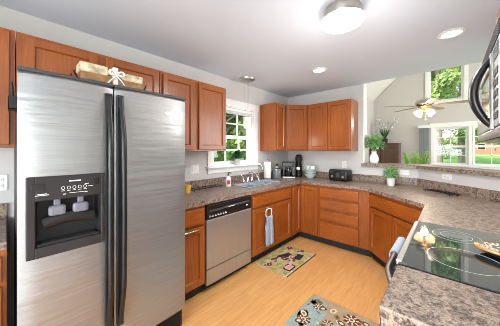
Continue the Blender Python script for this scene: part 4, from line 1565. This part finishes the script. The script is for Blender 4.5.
def flower(cx, cy, s, zz):
    b.cur = 2
    for k in range(8):
        a = 2 * PI * k / 8
        ell(b, cx + 0.052 * s * math.cos(a), cy + 0.052 * s * math.sin(a), 0.03 * s, 0.018 * s, zz, a)
    b.cur = 3
    for k in range(8):
        a = 2 * PI * (k + .5) / 8
        ell(b, cx + 0.05 * s * math.cos(a), cy + 0.05 * s * math.sin(a), 0.015 * s, 0.008 * s, zz + .0002, a)
    b.cur = 3
    ell(b, cx, cy, 0.028 * s, 0.028 * s, zz + .0003)
    b.cur = 2
    ell(b, cx, cy, 0.014 * s, 0.014 * s, zz + .0005)


b.cur = 1
ring = [(0, 0)]
# scalloped blue field pieces along the edges
for cx, cy, rx, ry in ((-0.25, 0.34, 0.10, 0.20), (-0.30, 0.15, 0.06, 0.18), (0.02, 0.31, 0.13, 0.05), (0.18, 0.30, 0.10, 0.06), (0.0, 0.08, 0.17, 0.17), (0.27, 0.1, 0.07, 0.25), (-0.27, -0.25, 0.09, 0.25), (0.22, -0.25, 0.12, 0.2), (0, -0.42, 0.15, 0.1), (-0.30, 0.50, 0.04, 0.06)):
    ell(b, cx, cy, rx, ry, Z, 0, 22)
for (cx, cy, s_) in ((0.03, 0.47, 0.85), (-0.24, 0.44, 0.6), (0.28, 0.45, 0.7), (-0.27, 0.22, 0.75), (-0.10, 0.30, 0.6), (0.02, 0.12, 1.2), (0.24, 0.16, 0.8), (-0.22, -0.08, 0.8), (-0.2, -0.35, 1.0), (0.22, -0.2, 0.9), (0.02, -0.35, 1.1)):
    flower(cx, cy, s_, Z + 0.0006)
rq = random.Random(9)
for k in range(120):
    b.cur = (2, 3, 4, 2, 1)[k % 5]
    ax, ay = rq.uniform(-hx_ + .03, hx_ - .03), rq.uniform(-hy_ + .03, hy_ - .03)
    ell(b, ax, ay, rq.uniform(0.010, 0.022), rq.uniform(0.006, 0.012), Z + 0.0004 + k * 0.000001, rq.uniform(0, 3), 10)
for k, (cx, cy) in enumerate(((-0.26, 0.50), (-0.20, 0.44), (-0.12, 0.47), (-0.07, 0.42), (0.13, 0.50), (0.18, 0.42), (0.26, 0.48), (0.31, 0.43), (-0.30, 0.28), (-0.12, 0.26), (-0.29, 0.18), (-0.14, 0.20), (0.12, 0.4), (-0.02, 0.38))):
    b.cur = (4, 2, 3)[k % 3]
    ell(b, cx, cy, 0.034, 0.024, Z + 0.0012, k * 0.7)
    b.cur = (2, 3, 4)[k % 3]
    ell(b, cx, cy, 0.018, 0.012, Z + 0.0014, k * 0.7)
o = b.build('area_rug', [M_RUGTAN, M_RUGBLUE, M_RUGBROWN, M_RUGCREAM, M_RUGOLIVE], loc=(cxm, cym, 0.001), smooth=0)
tag(o, 'tan and blue floral rug on the floor before the range', 'rug')

# ------------------------------------------------------------------ great room furniture
r = thing('wooden_cabinet', 'tall dark brown wooden cabinet against the far wall of the great room', 'cabinet', (-1.45, 7.47, 0))
B().box(-0.37, 0.37, 0, 0.45, 0.0, 1.57, 0.006).build('body', M_DARKWOOD, r)
B().box(-0.375, 0.385, -0.02, 0.46, 1.57, 1.60, 0.006).build('top', M_DARKWOOD, r)
shaker(B(), -0.355, -0.08, 0.08, 1.54, 0.06).build('door', M_DARKWOOD, r)
shaker(B(), -0.065, 0.355, 0.08, 1.54, 0.06).build('door', M_DARKWOOD, r)
r = thing('white_flowers', 'tall white flowers in a dark pot on the dark wooden cabinet', 'plant', (-1.46, 7.66, 1.601))
B().lathe([(0.0, 0.0), (0.07, 0.0), (0.085, 0.14), (0.078, 0.14), (0.0, 0.11)], (0, 0, 0), 20).build('pot', M_BLACKMAT, r)
b = B()
tuft(b, (0, 0, 0.11), 46, 0.42, 0.55, 0.03, 21, 0.25)
q = random.Random(11)
pts = []
for i in range(12):
    a = q.uniform(0, 2 * PI)
    t = q.uniform(0.06, 0.30)
    h = q.uniform(0.45, 0.74)
    b.tube([(0, 0, 0.11), (t * 0.4 * math.cos(a), t * 0.4 * math.sin(a), h * 0.6), (t * math.cos(a), t * math.sin(a), h)], 0.004, 5)
    pts.append((t * math.cos(a), t * math.sin(a), h))
b.build('foliage', M_LEAFD, r)
b = B()
for p in pts:
    for k in range(7):
        bush(b, (p[0] + q.uniform(-.05, .05), p[1] + q.uniform(-.05, .05), p[2] + q.uniform(-.1, .03)), 5, 0.02, 0.04, 0.032, k + int(p[0] * 1000))
b.build('blossoms', M_PETAL, r)
r = thing('potted_palm', 'bright lime-green fronds of a potted palm just beyond the bar', 'plant', (-0.62, 6.5, 0.0))
B().lathe([(0.0, 0.0), (0.14, 0.0), (0.18, 0.36), (0.165, 0.36), (0.15, 0.30), (0.0, 0.30)], (0, 0, 0), 24).build('pot', M_TERRA, r)
b = B()
q = random.Random(2)
for i in range(13):
    a = 2 * PI * i / 13 + q.uniform(-.2, .2)
    t = q.uniform(0.08, 0.26)
    h = q.uniform(0.86, 1.08)
    P = [Vector((0.02 * math.cos(a), 0.02 * math.sin(a), 0.3)), Vector((t * 0.4 * math.cos(a), t * 0.4 * math.sin(a), 0.3 + h * 0.6)), Vector((t * math.cos(a), t * math.sin(a), 0.32 + h))]
    b.tube(P, 0.006, 5)
    for k in range(16):
        u = 0.45 + 0.55 * k / 15
        c = P[1] * (1 - (u - .45) / .55) + P[2] * ((u - .45) / .55)
        for s in (-1, 1):
            b.leaf(c, (math.cos(a + s * 1.0), math.sin(a + s * 1.0), 0.5), 0.14, 0.045, 0.2)
b.build('fronds', M_LEAFL, r)
r = thing('vertical_blind', 'stacked grey vertical blind hanging beside the great room window', 'blind', (-0.66, YF - 0.06, 0.9))
b = B()
M_BLIND = plain('grey_blind_fabric', srgb(150, 150, 153), 0.8, var=0.03)
for i in range(7):
    b.T = Matrix.Translation((0.02 + 0.036 * i, 0.0, 0)) @ Matrix.Rotation(R(40), 4, 'Z')
    b.box(-0.026, 0.026, -0.0012, 0.0012, 0, 1.12)
b.T = Matrix.Identity(4)
b.build('slats', M_BLIND, r)
B().box(-0.03, 0.27, -0.03, 0.03, 1.12, 1.20, 0.004).build('headrail', M_TRIM, r)

# ------------------------------------------------------------------ outdoors
def gz(x, y):
    return -0.4 + max(0.0, y - 10) * 0.021


b = B()
b.faces([(-70, -40, -0.4), (70, -40, -0.4), (70, 10, -0.4), (-70, 10, -0.4), (70, 90, gz(0, 90)), (-70, 90, gz(0, 90)),
         (-70, -40, -1.5), (70, -40, -1.5), (70, 90, -1.5), (-70, 90, -1.5)], [(0, 1, 2, 3), (3, 2, 4, 5), (6, 9, 8, 7), (0, 6, 7, 1), (4, 8, 9, 5), (1, 7, 8, 4, 2), (0, 3, 5, 9, 6)])
g = b.build('ground', M_LAWN, smooth=0)
struct(g)


def make_tree(label, loc, h, crown, nleaf, leaf, mat, seed, trunk=0.14, low=0.3, group=None):
    q = random.Random(seed)
    r = thing('tree', label, 'tree', loc, 0, group)
    b = B()
    lean = q.uniform(-.3, .3)
    P = [(0, 0, -0.05), (lean * 0.3, 0.1, h * 0.35), (lean, 0, h * 0.85)]
    b.tube(P, [trunk, trunk * 0.75, trunk * 0.25], 8)
    for i in range(6):
        a = q.uniform(0, 2 * PI)
        z0 = h * q.uniform(0.35, 0.7)
        t = z0 / (h * 0.85)
        rr = crown * q.uniform(0.5, 0.85)
        b.tube([(lean * t, 0, z0), (lean * t + rr * 0.5 * math.cos(a), rr * 0.5 * math.sin(a), z0 + h * 0.1), (lean * t + rr * math.cos(a), rr * math.sin(a), z0 + h * 0.14)], [trunk * 0.35, trunk * 0.22, trunk * 0.08], 6)
    b.build('trunk', M_BARK, r)
    b = B()
    verts, faces = [], []
    cl = [(q.uniform(-1, 1) * crown * 0.8, q.uniform(-1, 1) * crown * 0.8, h * q.uniform(low, 1.0), crown * q.uniform(0.25, 0.5)) for _ in range(20)]
    for _ in range(nleaf):
        cx, cy, cz, cr_ = q.choice(cl)
        d = Vector((q.gauss(0, 1), q.gauss(0, 1), q.gauss(0, 0.8))).normalized() * cr_ * q.uniform(0.4, 1)
        p = Vector((cx, cy, cz)) + d
        n = Vector((q.uniform(-1, 1), q.uniform(-1, 1), q.uniform(-.4, 1))).normalized()
        u = n.orthogonal().normalized() * leaf * q.uniform(0.5, 1)
        v = n.cross(u).normalized() * leaf * q.uniform(0.3, 0.6)
        k = len(verts)
        verts += [p - u, p - v, p + u, p + v]
        faces.append((k, k + 1, k + 2, k + 3))
    me = bpy.data.meshes.new('leaves')
    me.from_pydata([tuple(v) for v in verts], [], faces)
    me.materials.append(mat)
    o = bpy.data.objects.new('foliage', me)
    COL.objects.link(o)
    o.parent = r
    return r


LW = 'deep green leafy tree seen through the kitchen window over the sink'
for i, (x, y, h, c) in enumerate([(-9.0, 8.6, 7.0, 2.4), (-8.0, 10.6, 6.0, 2.3), (-12.5, 11.0, 8, 3.0), (-7.2, 6.2, 5.0, 1.8), (-5.6, 7.6, 4.5, 1.4), (-14, 15.5, 9, 3.2)]):
    make_tree(LW, (x, y, gz(x, y)), h, c, 9000, 0.14, M_TREED, 30 + i, low=0.08, group='trees beyond the kitchen window')
GW = 'pale-trunked bright green tree seen through the great room windows'
for i, (x, y, h, c, n_, lo) in enumerate([(-0.35, 13.0, 9.0, 1.5, 1500, 0.30), (0.42, 15.0, 10.0, 1.7, 1700, 0.28), (1.75, 14.5, 8.5, 1.5, 1300, 0.24), (-2.2, 19, 11, 2.2, 1500, 0.2),
                                       (-0.6, 25, 11, 2.4, 2000, 0.1), (1.3, 30, 12, 2.4, 2000, 0.16), (3.9, 25, 10, 2.2, 1600, 0.2), (-1.5, 38, 12, 3.4, 2200, 0.06), (6.3, 34, 12, 3.0, 1800, 0.16)]):
    make_tree(GW, (x, y, gz(x, y)), h, c, n_ * 3, 0.085 + 0.003 * y, M_TREE, 60 + i, 0.15, lo, group='trees beyond the great room windows')
b = B()
r = thing('brick_house', 'low red brick house beyond the lawn, through the great room window', 'house', (5.2, 58.0, 0.5))
B().box(-2.2, 9, 0, 7, 0, 2.6).build('wall', M_BRICK, r, smooth=0)
b = B()
b.faces([(-2.7, -0.6, 2.6), (9.5, -0.6, 2.6), (9.5, 7.6, 2.6), (-2.7, 7.6, 2.6), (-1.0, 3.5, 4.6), (8.0, 3.5, 4.6)], [(0, 1, 5, 4), (1, 2, 5), (2, 3, 4, 5), (3, 0, 4), (3, 2, 1, 0)])
b.build('roof', M_CHAR, r, smooth=0)
for x in (-1.5, 2.0):
    wf = B().box(x, x + 1.1, -0.06, 0.0, 0.9, 2.1).build('window', M_TRIM, r)
    B().box(x + 0.08, x + 1.02, -0.08, -0.055, 0.98, 2.02).build('pane', M_DKGLASS, wf)
